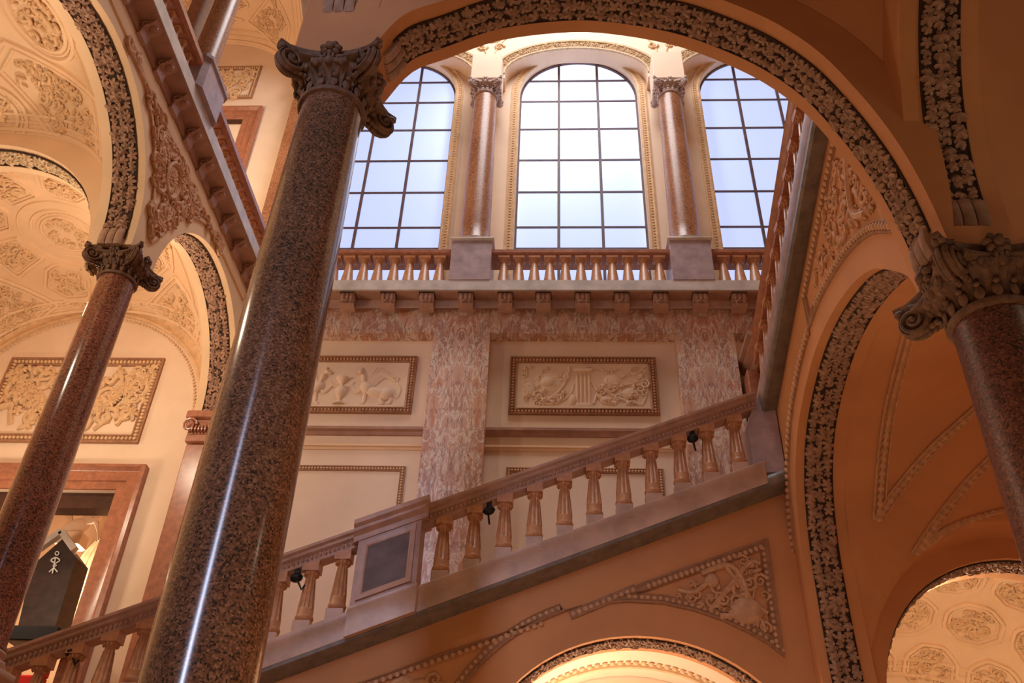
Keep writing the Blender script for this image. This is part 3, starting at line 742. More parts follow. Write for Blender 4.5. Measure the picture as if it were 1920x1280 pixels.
# ------------------------------------------------------------------ generic wall with traced openings, in a plane X = const
def wall_x(X, outline, thick, name, m):
    return struct(MB().prism([(X, y, z) for y, z in outline], (thick, 0, 0)).build(name, m, smooth=False))
# ------------------------------------------------------------------ left arcade (plane X = -6.95)
XL, TL = -6.95, -.75
cy1, cy2, ra, zspr = 8.28, 13.62, 2.24, 9.86
yc_ = 10.95
def semi(cy, r, z, n=30, a0=0, a1=180): return [(cy - r * math.cos(math.radians(a0 + (a1 - a0) * k / n)), z + r * math.sin(math.radians(a0 + (a1 - a0) * k / n))) for k in range(n + 1)]
out = [(2.6, 13.2), (2.6, 9.75), (cy1 - ra, 9.75)] + semi(cy1, ra, zspr) + [(cy1 + ra, 9.75), (cy2 - ra, 9.75)] + semi(cy2, ra, zspr) + [(cy2 + ra, 9.75), (16.1, 9.75), (16.1, 13.2)]
wall_x(XL, out, TL, 'wall_left', 'plaster')
def garland_x(Xc, wd, path, inward, label, m='leaf', size=.105, pre=None, name='leaf_garland'):
    """leaf band on an arch soffit lying in a plane X=const; path [(y,z)], inward(y,z) -> unit vector into the opening"""
    G = MB(); P = [(Xc, y, z) for y, z in path]
    def nr(p, t):
        v = np.cross(t, (1, 0, 0)); v = v / np.linalg.norm(v)
        return v if v @ np.array((0,) + tuple(inward(p[1], p[2]))) > 0 else -v
    root = thing(name, P[len(P) // 2], label, 'garland')
    leaf_band(G, P, lambda p, t: (1, 0, 0), nr, wd, size, size * 1.25)
    sub(root, G, 'leaves', m)
    S = MB(); L = []
    for i, p in enumerate(P):
        t = np.array(P[min(i + 1, len(P) - 1)]) - np.array(P[max(i - 1, 0)]); n_ = nr(p, t / np.linalg.norm(t)); p = np.array(p)
        L.append([p + n_ * h + np3(u, 0, 0) for u, h in ((-wd / 2 - .015, -.01), (-wd / 2 - .015, .022), (-wd / 2, .022), (-wd / 2, .008), (wd / 2, .008), (wd / 2, .022), (wd / 2 + .015, .022), (wd / 2 + .015, -.01))])
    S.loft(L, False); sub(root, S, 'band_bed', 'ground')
    return root, P, nr
def end_block(root, p, n_, t, wv, wd, m='leaf'):
    """three ribbed straps closing a garland at its foot"""
    B = MB(); p, n_, t, wv = (np.array(q, float) for q in (p, n_, t, wv))
    for k in (-1, 0, 1):
        L = []
        for q in range(9):
            s = -1 + 2 * q / 8; c = p + t * s * .17 + wv * k * wd / 3
            h = .05 + .05 * math.sqrt(max(0, 1 - s * s * .9))
            L.append([c - wv * wd * .15 , c - wv * wd * .15 + n_ * h * .8, c - wv * wd * .08 + n_ * h, c + wv * wd * .08 + n_ * h, c + wv * wd * .15 + n_ * h * .8, c + wv * wd * .15])
        B.loft(L, True, True)
    sub(root, B, 'strap_block', m)
def toward(cy, cz): return lambda y, z: (cy - y, cz - z)
g1, P_, nr_ = garland_x(-7.30, .40, semi(cy1, ra, zspr, 40)[6:], toward(cy1, zspr), 'dark leaf garland under the tall left arch, curving down onto the slim red column')
end_block(g1, (-7.30, cy1 + ra - .005, zspr + .02), (0, -1, 0), (0, 0, 1), (1, 0, 0), .40)
g2, P_, nr_ = garland_x(-7.30, .40, semi(cy2, ra, zspr, 40), toward(cy2, zspr), 'leaf garland under the second left arch, right of the slim red column')
# dark recessed bands beside wall face: bevelled arris is plain plaster
# pilaster at the back end of the left arcade
lp = MB().bbox(-7.58, -7.02, 15.70, 16.05, FLOOR, 8.98, .02)
rp = thing('pilaster', (-7.30, 15.9, FLOOR), 'narrow red marble pilaster with small ionic capital, left of the large granite column', 'pilaster')
sub(rp, lp, 'shaft', 'rust')
pc = MB(); pc.bbox(-7.72, -6.96, 15.6, 16.05, 9.55, 9.75, .03); pc.bbox(-7.62, -7.0, 15.66, 16.05, 9.0, 9.2, .03); pc.bbox(-7.62, -7.0, 15.68, 16.05, 9.18, 9.56, .02)
for s in (-1, 1):
    c = np3(-7.32 + s * .26, 15.62, 9.38)
    pc.tube([c + np3(math.cos(t * .6) * .15 * (1 - t / 24), -.02, math.sin(t * .6) * .17 * (1 - t / 24)) for t in range(22)], .026, 6); pc.ell(c, (.07, 0, 0), (0, .07, 0), (0, 0, .08), 12, 6)
for k in range(5): pc.ell((-7.36 + (k - 2) * .07, 15.62, 9.30), (.03, 0, 0), (0, .05, 0), (0, 0, .09), 6, 5)
sub(rp, pc, 'capital', 'rust')

# spandrel relief with medallion on the left wall
def scallop(mb, Y, Z, X, ry, rz, nx):
    mb.ring([(X, Y + ry * math.cos(2 * PI * k / 32), Z + rz * math.sin(2 * PI * k / 32)) for k in range(32)], (nx, 0, 0), [(-.03, 0), (-.03, .07), (.0, .09), (.04, .06), (.06, 0)])
    for k in range(18):
        t = 2 * PI * k / 18; d = np3(0, math.cos(t) * ry, math.sin(t) * rz); q = np3(0, -math.sin(t), math.cos(t))
        mb.ell(np3(X, Y, Z) + d * .62, d * .30, q * .05, (nx * .05, 0, 0), 8, 5)
    for k in range(9):
        t = 2 * PI * k / 9; d = np3(0, math.cos(t) * ry, math.sin(t) * rz); q = np3(0, -math.sin(t), math.cos(t))
        mb.ell(np3(X, Y, Z) + d * .25, d * .17, q * .035, (nx * .06, 0, 0), 6, 5)
    mb.ell((X + nx * .03, Y, Z), (0, ry * .12, 0), (0, 0, rz * .12), (nx * .06, 0, 0), 8, 5)
def arc_z(cy, r, y): return zspr + math.sqrt(max(0, r * r - (y - cy) ** 2))
ro = ra + .30; topz = 12.26
yy = np.linspace(cy1 + .15, cy2 - .15, 40); bot = []
for y in yy:
    z = max(arc_z(cy1, ro, y) if y < cy1 + ro else 0, arc_z(cy2, ro, y) if y > cy2 - ro else 0)
    bot.append((y, max(z, 10.25)))
sp_poly = [(yy[0], topz)] + bot + [(yy[-1], topz)]
sp = thing('spandrel_relief', (XL, yc_, 11.5), 'spandrel stucco of curling leaves round a shell medallion, above the slim red column', 'relief')
E1 = MB(); E1.ring([(XL, y, z) for y, z in sp_poly], (1, 0, 0), [(-.02, -.01), (-.02, .04), (.02, .05), (.06, .03), (.08, -.01)]); sub(sp, E1, 'border', 'stucco_deep')
E2 = MB(); MY, MZ = at(320, 338, X=XL)[1], at(320, 338, X=XL)[2]
scallop(E2, MY, MZ, XL, .26, .36, 1); sub(sp, E2, 'shell_medallion', 'stucco_deep')
E3 = MB(); f0 = poly_sampler(sp_poly, lambda y, z: (XL + .02, y, z), (1, 0, 0))
def f1():
    for _ in range(10):
        q = f0()
        if q and ((q[0][1] - MY) / .36) ** 2 + ((q[0][2] - MZ) / .46) ** 2 > 1: return q
    return None
motifs(E3, f1, 190, .15); sub(sp, E3, 'leaf_scrolls', 'stucco_deep')
# cornice of the left gallery
cl = thing('cornice', (XL, 9.5, 12.4), 'long cornice with dark brackets running overhead along the left arcade', 'cornice')
XF = -6.60; cz = 12.97; cz2 = 13.30
sub(cl, MB().prism([(x, 2.6, z) for x, z in ((XL - .1, 12.31), (XL + .03, 12.31), (XL + .05, 12.42), (XL + .03, 12.62), (XL + .0, 12.66), (XL - .1, 12.66))], (0, 12.5, 0)), 'bed_moulding', 'plaster')
sub(cl, MB().prism([(x, 2.6, z) for x, z in ((XL - .7, 12.66), (XL + .06, 12.66), (XL + .04, 12.9), (XF - .02, cz), (XF - .02, cz + .05), (XL - .7, cz + .05))], (0, 12.5, 0)), 'soffit_board', 'pink')
sub(cl, MB().prism([(x, 2.6, z) for x, z in ((XL - .75, cz + .04), (XF, cz + .02), (XF, cz2), (XL - .75, cz2))], (0, 12.4, 0)), 'ledge', 'ledge')
y = 3.3
while y < 15:
    b = MB(); b.prism([(x, y - .13, z) for x, z in ((XL, 12.55), (XL + .10, 12.62), (XL + .12, 12.8), (XF - .10, 12.88), (XF - .05, 12.97), (XL, 12.97))], (0, .26, 0))
    b.ell((XL + .2, y, 12.86), (.10, 0, 0), (0, .07, 0), (0, 0, .06), 10, 8); scroll(b, (XL + .15, y - .14, 12.8), (1, 0, 0), (0, 0, 1), (0, -1, 0), .09)
    sub(cl, b, 'corbel', 'pink'); y += .76
# balustrade of the left gallery: rail, balusters and the grey pedestal block
XR_ = -6.72; zr1, zr0 = 13.97, 13.80
zpb = cz2
pe = thing('pedestal', (XR_, 10.6, cz2), 'pale lilac marble pedestal standing out from the left gallery rail, at upper left', 'pedestal')
P0 = at(413, 205, X=-6.45)
PM = MB(); pz = [cz2 - .0, 13.9]
def octo(cx, cy, hx, hy, c, z): return [(cx - hx + c, cy - hy, z), (cx + hx - c, cy - hy, z), (cx + hx, cy - hy + c, z), (cx + hx, cy + hy - c, z), (cx + hx - c, cy + hy, z), (cx - hx + c, cy + hy, z), (cx - hx, cy + hy - c, z), (cx - hx, cy - hy + c, z)]
PM.loft([octo(-6.86, 10.55, .36, .52, .10, z) for z in (cz2, 14.05)] + [octo(-6.86, 10.55, .40, .56, .10, z) for z in (14.07, 14.15)], True, True)
sub(pe, PM, 'block', 'pedestal', smooth=False)
gb = thing('balustrade', (XR_, 9, cz2), 'rust marble balustrade on the left gallery ledge, seen steeply from below', 'balustrade')
def rail_y(y0, y1):
    return MB().prism([(x, y0, z) for x, z in ((XR_ - .10, zr0), (XR_ - .16, zr0 + .05), (XR_ - .16, zr1), (XR_ + .13, zr1), (XR_ + .13, zr0 + .05), (XR_ + .08, zr0))], (0, y1 - y0, 0))
for a, b in ((2.6, 10.05), (11.05, 15.0)):
    sub(gb, rail_y(a, b), 'handrail', 'rust')
    sub(gb, MB().prism([(x, a, z) for x, z in ((XR_ - .14, cz2), (XR_ - .14, cz2 + .06), (XR_ + .02, cz2 + .06), (XR_ + .02, cz2))], (0, b - a, 0)), 'plinth', 'rust')
    y = a + .25
    bp = None
    while y < b - .1:
        if bp is None: bp = baluster_small(zr0 - cz2).build('baluster', 'baluster', gb)
        else:
            nb = bp.copy(); col.objects.link(nb); nb.parent = gb; nb.location = (-.06, y - 9, 0); y += .29; continue
        bp.location = (-.06, y - 9, 0); y += .29
# upper columns over the pedestal
u1 = column((-7.05, 10.75, 14.15), .26, .23, 3.6, .45, .4, 'granite_amber', 'capital_pale', 'ledge', 'amber column rising from the lilac pedestal at upper left', None, False)
u2 = MB().bbox(-7.75, -7.45, 10.6, 11.05, 13.3, 18.2, .02); tag(u2.build('pilaster', 'rust'), 'rust red marble pilaster behind the upper-left amber column', 'pilaster')

# gallery wall behind, upper left: doorway frame, small relief, arch band
wgl = MB(); YU = YW
dfx1, dfz1 = xz(495, 205, YU); dfx0 = dfx1 - 3.0
df = thing('door_surround', (dfx1 - 1.5, YU, 13), 'amber marble surround of the small upper doorway at upper left', 'door surround')
D1 = MB(); D1.ring([(dfx0, YU, 12.9), (dfx1, YU, 12.9), (dfx1, YU, dfz1), (dfx0, YU, dfz1)], (0, -1, 0), [(0, -.01), (0, .14), (.08, .16), (.14, .08), (.3, .08), (.32, .05), (.5, .05), (.52, -.01)])
sub(df, D1, 'frame', 'rust')
op = xz(468, 238, YU)
D2 = MB().box(dfx0 + .5, dfx1 - .5, YU - .03, YU + .0, 12.9, dfz1 - .5); sub(df, D2, 'opening', 'plaster_pale', smooth=False)
D3 = MB().box(dfx0 + .5, dfx1 - .5, YU - .06, YU - .02, dfz1 - .68, dfz1 - .5); sub(df, D3, 'head_shadow_board', 'wood', smooth=False)
a0, a1 = xz(492, 126, YU), xz(470, 185, YU)
rr = thing('relief_panel', (a0[0] - 1, YU, a0[1]), 'small framed stucco relief of leaf sprays above the upper-left doorway', 'relief')
R1 = frame_ring(a0[0] - 3.0, a0[0], a1[1], a0[1], YU, .14, .05, .11); sub(rr, R1, 'carved_frame', 'stucco')
R2 = MB(); motifs(R2, poly_sampler([(a0[0] - 2.85, a1[1] + .15), (a0[0] - .15, a1[1] + .15), (a0[0] - .15, a0[1] - .18), (a0[0] - 2.85, a0[1] - .18)], lambda x, z: (x, YU - .02, z), (0, -1, 0)), 110, .16); sub(rr, R2, 'relief_figures', 'stucco')

# tall amber pilaster at the left end of the window wall
px1 = at(552, 209, Y=16.2)[0]
tag(MB().bbox(px1 - .05, uac[0] - uhw + .02, 16.0, 16.4, 13.0, ua_spr - .17, .02).build('pilaster', 'granite_amber'), 'tall amber marble pilaster just left of the large granite column top', 'pilaster')
# ------------------------------------------------------------------ left aisle: transverse arch, sail vaults with coffers, lunette wall
AX = -10.5                                   # aisle centre line
r3 = 2.73; z3 = 9.62
tp = [(-14.4, 14.5), (-14.4, 9.5), (AX - r3, 9.5)] + [(AX - r3 * math.cos(PI * k / 36), z3 + r3 * math.sin(PI * k / 36)) for k in range(37)] + [(AX + r3, 9.82), (XL + TL + .06, 9.82), (XL + TL + .06, 14.5)]
struct(MB().prism([(x, 10.62, z) for x, z in tp], (0, .68, 0)).build('wall_back', 'plaster', smooth=False))
G = MB(); P3 = [(AX - r3 * math.cos(PI * k / 40), 10.93, z3 + r3 * math.sin(PI * k / 40)) for k in range(41)]
def nr3(p, t): v = np3(AX - p[0], 0, z3 - p[2]); return v / np.linalg.norm(v)
gt = thing('leaf_garland', P3[20], 'leaf garland on the transverse arch of the left aisle, between its two vaults', 'garland')
leaf_band(G, P3, lambda p, t: (0, 1, 0), nr3, .34, .09, .11); sub(gt, G, 'leaves', 'leaf_pale')
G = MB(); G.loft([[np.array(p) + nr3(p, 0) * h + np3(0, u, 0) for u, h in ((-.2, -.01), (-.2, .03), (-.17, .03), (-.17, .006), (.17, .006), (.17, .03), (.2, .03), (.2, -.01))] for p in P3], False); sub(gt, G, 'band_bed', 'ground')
def sail_h(dx, dy, R):
    h = math.sqrt(max(.15, R * R - dx * dx - dy * dy)); return h - (.22 * max(0, h - 2.0) ** 2 if R < 4.5 else 0)
def sail(cx, cy, x0, x1, y0, y1, name, m, R=3.83, zc_=9.86, n=40):
    mb = MB(); L = []
    for i in range(n + 1):
        x = x0 + (x1 - x0) * i / n; row = []
        for j in range(n + 1):
            y = y0 + (y1 - y0) * j / n; row.append((x, y, zc_ + sail_h(x - cx, y - cy, R)))
        L.append(row)
    mb.loft(L, False)
    return struct(mb.build(name, m))
def coffered_vault(cx, cy, x0, x1, y0, y1, scale=1.0, seed=1, oval=False, R=3.83, zc_=9.86, m='stucco', mo='plaster'):
    v = sail(cx, cy, x0, x1, y0, y1, 'ceiling', mo, R, zc_)
    def S(x, y):
        return np3(x, y, zc_ + sail_h(x - cx, y - cy, R))
    def N(p): q = np3(cx, cy, zc_) - p; return q / np.linalg.norm(q)
    def pol(rho, ph): return cx + rho * math.cos(ph), cy + rho * math.sin(ph)
    def ok(x, y): return x0 + .05 < x < x1 - .05 and y0 + .05 < y < y1 - .05
    def line(mb, pts, r, bead=False):
        pts = resample(pts, .12); run = []
        for q in pts + [(1e9, 1e9)]:
            if ok(*q): run.append(S(*q) + N(S(*q)) * .01)
            else:
                if len(run) > 2:
                    mb.tube(run, r, 5)
                    if bead: beads(mb, run, N, bead, bead * 2.6)
                run = []
    Mo = MB()
    for rho, rr, bd in ((.52, .035, 0), (.60, .02, .03), (.72, .04, 0), (.98, .03, 0)) if oval != 'grid' else ():
        line(Mo, [pol(rho, 2 * PI * k / 60) for k in range(61)], rr, bd)
    for b in (0, 1, 2, 3):       # arch borders along the four sides of the vault
        for off, rr, bd in ((.10, .05, 0), (.24, .03, .04), (.38, .04, 0)):
            if b == 0: pts = [(x0 + off, y0), (x0 + off, y1)]
            elif b == 1: pts = [(x1 - off, y0), (x1 - off, y1)]
            elif b == 2: pts = [(x0, y0 + off), (x1, y0 + off)]
            else: pts = [(x0, y1 - off), (x1, y1 - off)]
            line(Mo, pts, rr, bd)
    Re = MB(); cells = []
    if oval is True:
        for k in range(4):
            a = k * PI / 2; ox, oy = pol(1.95, a); ux, uy = math.cos(a), math.sin(a)
            def OV(s_): return [(ox + ux * .50 * s_ * math.cos(t) - uy * .72 * s_ * math.sin(t), oy + uy * .50 * s_ * math.cos(t) + ux * .72 * s_ * math.sin(t)) for t in np.linspace(0, 2 * PI, 33)]
            for s_, rr, bd in ((1.16, .05, 0), (1.04, .025, .035), (.92, .05, 0)): line(Mo, OV(s_), rr, bd)
            motifs(Re, poly_sampler(OV(.8)[:-1], lambda x, y: S(x, y) + N(S(x, y)) * .02 if ok(x, y) else None, N), 46, .15)
            a += PI / 4; c = [pol(1.2, a - .30), pol(2.9, a - .30), pol(3.45, a), pol(2.9, a + .30), pol(1.2, a + .30)]
            cells.append(c)
    if oval == 'grid':
        cells = []
        for i in range(-3, 4):
            for j in range(-3, 4):
                gx_, gy_ = cx + i * 1.25 + (.62 if j % 2 else 0), cy + j * 1.12
                cells.append([(gx_ + .56 * math.cos(t), gy_ + .50 * math.sin(t)) for t in [PI / 8 + q * PI / 4 for q in range(8)]])
    for k in range(0 if oval else 8):
        a = 2 * PI * k / 8 + PI / 8; h = PI / 8 * .82
        if k % 2 == 0: cells.append([pol(1.15, a - h * .7), pol(1.45, a - h), pol(2.0, a - h * .75), pol(2.15, a), pol(2.0, a + h * .75), pol(1.45, a + h), pol(1.15, a + h * .7)])
        else: cells.append([pol(1.15, a - h), pol(2.05, a - h * .8), pol(2.05, a + h * .8), pol(1.15, a + h)])
    for k in range(0 if oval else 4):
        a = PI / 4 + k * PI / 2
        cells.append([pol(2.35, a - .32), pol(3.2, a - .14), pol(3.35, a), pol(3.2, a + .14), pol(2.35, a + .32)])
        a = k * PI / 2; cells.append([pol(2.28, a - .42), pol(2.34, a), pol(2.28, a + .42), pol(2.1, a + .30), pol(2.16, a), pol(2.1, a - .30)])
    for c in cells:
        gx, gy = sum(q[0] for q in c) / len(c), sum(q[1] for q in c) / len(c)
        if not ok(gx, gy): continue
        line(Mo, c + [c[0]], .05, 0)
        c2 = [(gx + (x - gx) * .84, gy + (y - gy) * .84) for x, y in c]; line(Mo, c2 + [c2[0]], .03, .035)
        c3 = [(gx + (x - gx) * .72, gy + (y - gy) * .72) for x, y in c]
        area = abs(sum(c3[i][0] * c3[(i + 1) % len(c3)][1] - c3[(i + 1) % len(c3)][0] * c3[i][1] for i in range(len(c3)))) / 2
        motifs(Re, poly_sampler(c3, lambda x, y: S(x, y) + N(S(x, y)) * .01 if ok(x, y) else None, N), int(area * 60) + 10, .125)
    if oval != 'grid': motifs(Re, poly_sampler([pol(.45, 2 * PI * k / 16) for k in range(16)], lambda x, y: S(x, y), N), 26, .14)
    Mo.build('moulding', mo, v); Re.build('stucco_relief', m, v)
    return v
xw = XL + TL
coffered_vault(AX, cy2, -13.35, xw, 11.28, 16.02)
coffered_vault(AX, cy1, -13.35, xw, 5.4, 10.64, oval=True)
# lunette: moulded arch band on the back wall
LR = MB(); lr = 2.86; lz = 9.72
pth = [(AX - lr * math.cos(PI * k / 40), YB, lz + lr * math.sin(PI * k / 40)) for k in range(41)]
LR.ring(pth, (0, -1, 0), [(-.04, -.01), (-.04, .05), (.02, .06), (.06, .03), (.18, .03), (.22, .06), (.26, .05), (.26, -.01)], False)
beads(LR, [(AX - (lr - .12) * math.cos(PI * k / 40), YB - .03, lz + (lr - .12) * math.sin(PI * k / 40)) for k in range(41)], (0, -1, 0), .035, .09)
struct(LR.build('trim_20', 'stucco'))
# gallery back wall continues up beside the window wall; lunette relief
la, lb = xz(311, 674, YB), xz(266, 832, YB)
lx1 = la[0]; lx0_ = 2 * AX - lx1; lz1, lz0 = la[1], lb[1]
lrp = thing('relief_panel', (AX, YB, (lz0 + lz1) / 2), 'large framed stucco relief with a hanging garland, on the lunette wall behind the slim column', 'relief')
sub(lrp, frame_ring(lx0_, lx1, lz0, lz1, YB, .20, .07, .14), 'carved_frame', 'stucco')
F = MB(); W_, H_ = lx1 - lx0_, lz1 - lz0
def LP(u, v): return (lx0_ + u * W_, YB - .03, lz0 + v * H_)
for (ua, va), (ub, vb), sag in (((.5, .30), (.93, .82), .22), ((.5, .30), (.07, .82), .22)):
    P = [LP(ua + (ub - ua) * t, va + (vb - va) * t - sag * math.sin(PI * t) * .5) for t in np.linspace(0, 1, 24)]
    for q in P:
        for _ in range(7):
            a, b = (1, 0, 0), (0, 0, 1); put_leaf(F, np.array(q) + np3(random.uniform(-.12, .12), -.03, random.uniform(-.15, .15)), a, b, (0, -1, 0), random.uniform(.06, .10), random.uniform(0, 6), .4, .4)
for s in (-1, 1):
    for pts in ([(.22, .9), (.27, .7), (.2, .5), (.26, .3), (.2, .15)], [(.34, .85), (.3, .62), (.37, .42), (.33, .2)], [(.46, .8), (.44, .55), (.46, .45)]):
        F.tube([LP(.5 + s * p[0], p[1]) for p in smooth_path([(q[0], q[1]) for q in pts], 4)], .05, 6)
motifs(F, poly_sampler([(lx0_ + .3, lz0 + .3), (lx1 - .3, lz0 + .3), (lx1 - .3, lz1 - .3), (lx0_ + .3, lz1 - .3)], lambda x, z: (x, YB - .02, z), (0, -1, 0)), 60, .22)
sub(lrp, F, 'relief_figures', 'stucco')
# doorway of the lunette wall
d1 = struct(MB().ring([(-12.7, YB, FLOOR), (-8.35, YB, FLOOR), (-8.35, YB, 8.57), (-12.7, YB, 8.57)], (0, -1, 0), [(0, -.01), (0, .17), (.07, .20), (.13, .12), (.16, .10), (.34, .10), (.36, .06), (.52, .06), (.52, -.45)]).build('door_1', 'rust'))
struct(MB().box(doorx0, doorx1, YB + .1, YB + .45, doorz - .34, doorz - .0).build('lintel_board', 'wood', d1, smooth=False))
# room behind the doorway
rm = MB(); rm.v, rm.f = [], []
struct(MB().add([(-14, 16.5, 3), (-7, 16.5, 3), (-7, 20, 3), (-14, 20, 3), (-14, 16.5, 11), (-7, 16.5, 11), (-7, 20, 11), (-14, 20, 11)], [(0, 3, 2, 1), (4, 5, 6, 7), (1, 2, 6, 5), (2, 3, 7, 6), (3, 0, 4, 7)]).build('wall_room', 'plaster', smooth=False))
# figures of the room: moulded niche, stucco bird, dark gabled shrine with a white emblem
YN = 19.0
ni = MB()
for k, r_ in enumerate((0, .22, .4)):
    pp = smooth_path([(at(205 - 60 * r_, 1000 + 40 * r_, Y=YN)), (at(178 - 60 * r_, 1035 + 30 * r_, Y=YN)), (at(160 - 50 * r_, 1090, Y=YN)), (at(150 - 50 * r_, 1180, Y=YN))], 6)
    ni.tube(pp, .07, 6)
tag(ni.build('niche_moulding', 'stucco'), 'curved pale stucco moulding seen through the lower-left doorway', 'moulding')
bd = MB(); c = at(142, 988, Y=18.2)
bd.ell(c, (.30, 0, .12), (0, .2, 0), (-.06, 0, .16), 12, 8); bd.ell(c + np3(-.26, 0, .32), (.1, 0, 0), (0, .1, 0), (0, 0, .12), 8, 6); bd.tube([c + np3(-.15, 0, .1), c + np3(-.22, 0, .22), c + np3(-.26, 0, .32)], .07, 6)
for k in range(6): bd.tube([c + np3(.05 * k - .1, -.05, .05), c + np3(.2 + .06 * k, -.08, .25 - .03 * k), c + np3(.5 + .03 * k, -.05, .22 - .11 * k)], lambda s: .05 * (1 - .6 * s), 5)
bd.bbox(c[0] - .25, c[0] + .3, c[1] - .2, c[1] + .2, c[2] - .5, c[2] - .16, .03)
tag(bd.build('stucco_bird', 'plaster_pale'), 'white winged stucco figure perched above the dark gable in the lower-left doorway', 'ornament')
ys = 17.4
sh = thing('shrine', at(100, 1100, Y=ys), 'dark gabled stone shrine seen through the lower-left doorway', 'shrine')
SM = MB(); pts = [at(p, q, Y=ys) for p, q in ((30, 1190), (60, 1060), (117, 1010), (143, 1045), (98, 1192))]
SM.prism(pts, (0, .6, 0)); sub(sh, SM, 'body', 'shrine', smooth=False)
for nm, (a, b) in (('gable_strip', ((74, 1032), (119, 1000))), ('gable_strip', ((119, 1000), (143, 1034)))):
    A, B = at(*a, Y=ys), at(*b, Y=ys); dv = B - A; L = np.linalg.norm(dv); dn = np.cross(dv / L, (0, 1, 0))
    q = MB().prism([A - dn * .06, B - dn * .06, B + dn * .07, A + dn * .07], (0, -.15, 0)); sub(sh, q, nm, 'ledge', smooth=False)
em = MB(); eo = at(103, 1052, Y=ys - .04); k_ = .0072
def EP(px, py): return at(px, py, Y=ys - .04)
em.tube([EP(107 + 3.5 * math.cos(t), 1037 + 3.5 * math.sin(t)) for t in np.linspace(0, 2 * PI, 12)], .012, 5)
for s in (-1, 1):
    em.tube([EP(104 + s * (1 + 7 * math.sin(t) ** 2), 1050 - 7 * math.cos(t) * .7) for t in np.linspace(0, PI, 9)], .016, 5)
    em.tube([EP(103, 1056), EP(103 + s * 3, 1060), EP(101, 1064), EP(100 + s * 8, 1072)], .014, 5)
em.tube([EP(104, 1044), EP(102, 1058), EP(98, 1075)], .014, 5)
sub(sh, em, 'emblem', 'white')
be = MB().bbox(at(25, 1200, Y=15.6)[0], at(121, 1200, Y=15.6)[0], 15.3, 15.9, at(70, 1200, Y=15.3)[2], at(70, 1172, Y=15.3)[2], .02)
tag(be.build('black_barrier', 'dark'), 'black horizontal barrier board across the lower-left doorway, above the stair rail', 'barrier')
rd = MB(); c = at(66, 1272, Y=15.0); rd.bbox(c[0] - .28, c[0] + .14, 14.9, 15.15, c[2] - .6, c[2] + .04, .03); rd.bbox(c[0] - .02, c[0] + .18, 14.92, 15.1, c[2], c[2] + .22, .03)
tag(rd.build('red_seat', 'red'), 'bright red object glimpsed between the stair balusters at bottom left', 'seat')

# ------------------------------------------------------------------ lower flight of stairs (plane Y = 13.5), rising to the right
Ys, Yw = 13.45, 13.72
SL = .4035
def rail_z(x): return 7.335 + SL * x
def str_t(x): return 5.985 + SL * x
def str_b(x): return 5.56 + SL * x
x0s, x1s = -10.5, 3.52
xcut = 3.80
# wall beneath the flight, with its arch
acx, arx, arz, az0 = 1.30, 2.52, 2.25, 2.30
wp = [(-10.5, FLOOR), (acx - arx, FLOOR), (acx - arx, az0)] + [(acx - arx * math.cos(PI * k / 36), az0 + arz * math.sin(PI * k / 36)) for k in range(1, 36)] + [(acx + arx, az0), (acx + arx, FLOOR), (xcut + .08, FLOOR), (xcut + .08, str_b(xcut) + .1), (-10.5, str_b(-10.5) + .1)]
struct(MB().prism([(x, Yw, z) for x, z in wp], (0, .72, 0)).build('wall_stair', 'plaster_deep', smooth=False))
ga = MB(); pa = [(acx - arx * math.cos(PI * k / 44), Yw + .30, az0 + arz * math.sin(PI * k / 44)) for k in range(45)]
def nra(p, t): v = np.cross(t, (0, 1, 0)); v = v / np.linalg.norm(v); return v if v @ np3(acx - p[0], 0, az0 - p[2]) > 0 else -v
gg = thing('leaf_garland', pa[22], 'dark leaf garland under the low arch beneath the stairs, bottom centre', 'garland')
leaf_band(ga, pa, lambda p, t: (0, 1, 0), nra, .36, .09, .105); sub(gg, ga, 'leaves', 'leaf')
gb_ = MB(); L = []
for i, p in enumerate(pa):
    t = np.array(pa[min(i + 1, 44)]) - np.array(pa[max(i - 1, 0)]); n_ = nra(p, t / np.linalg.norm(t)); L.append([np.array(p) + n_ * h + np3(0, u, 0) for u, h in ((-.18, -.01), (-.18, .03), (-.15, .03), (-.15, .006), (.15, .006), (.15, .03), (.18, .03), (.18, -.01))])
gb_.loft(L, False); sub(gg, gb_, 'band_bed', 'ground')
# room under the stairs, lit
ub = MB(); L = []
for k in range(25): L.append([(acx - 2.6 * math.cos(PI * k / 24), y, 2.3 + 2.30 * math.sin(PI * k / 24)) for y in (Yw + .70, 15.98)])
ub.loft(L, False); ub.add([(acx - 3, 18.5, -1), (acx + 3, 18.5, -1), (acx + 3, 18.5, 5), (acx - 3, 18.5, 5)], [(0, 1, 2, 3)]); vu = struct(ub.build('ceiling', 'plaster_pale'))
q = MB(); y_ = 15.3
pth = [(acx - 2.58 * math.cos(PI * k / 40), y_, 2.3 + 2.27 * math.sin(PI * k / 40)) for k in range(41)]
q.tube(pth, .05, 6); beads(q, [(p[0], p[1] - .15, p[2]) for p in pth], lambda p: np3(0, -.3, -1), .05, .13); q.build('moulding', 'stucco', vu)
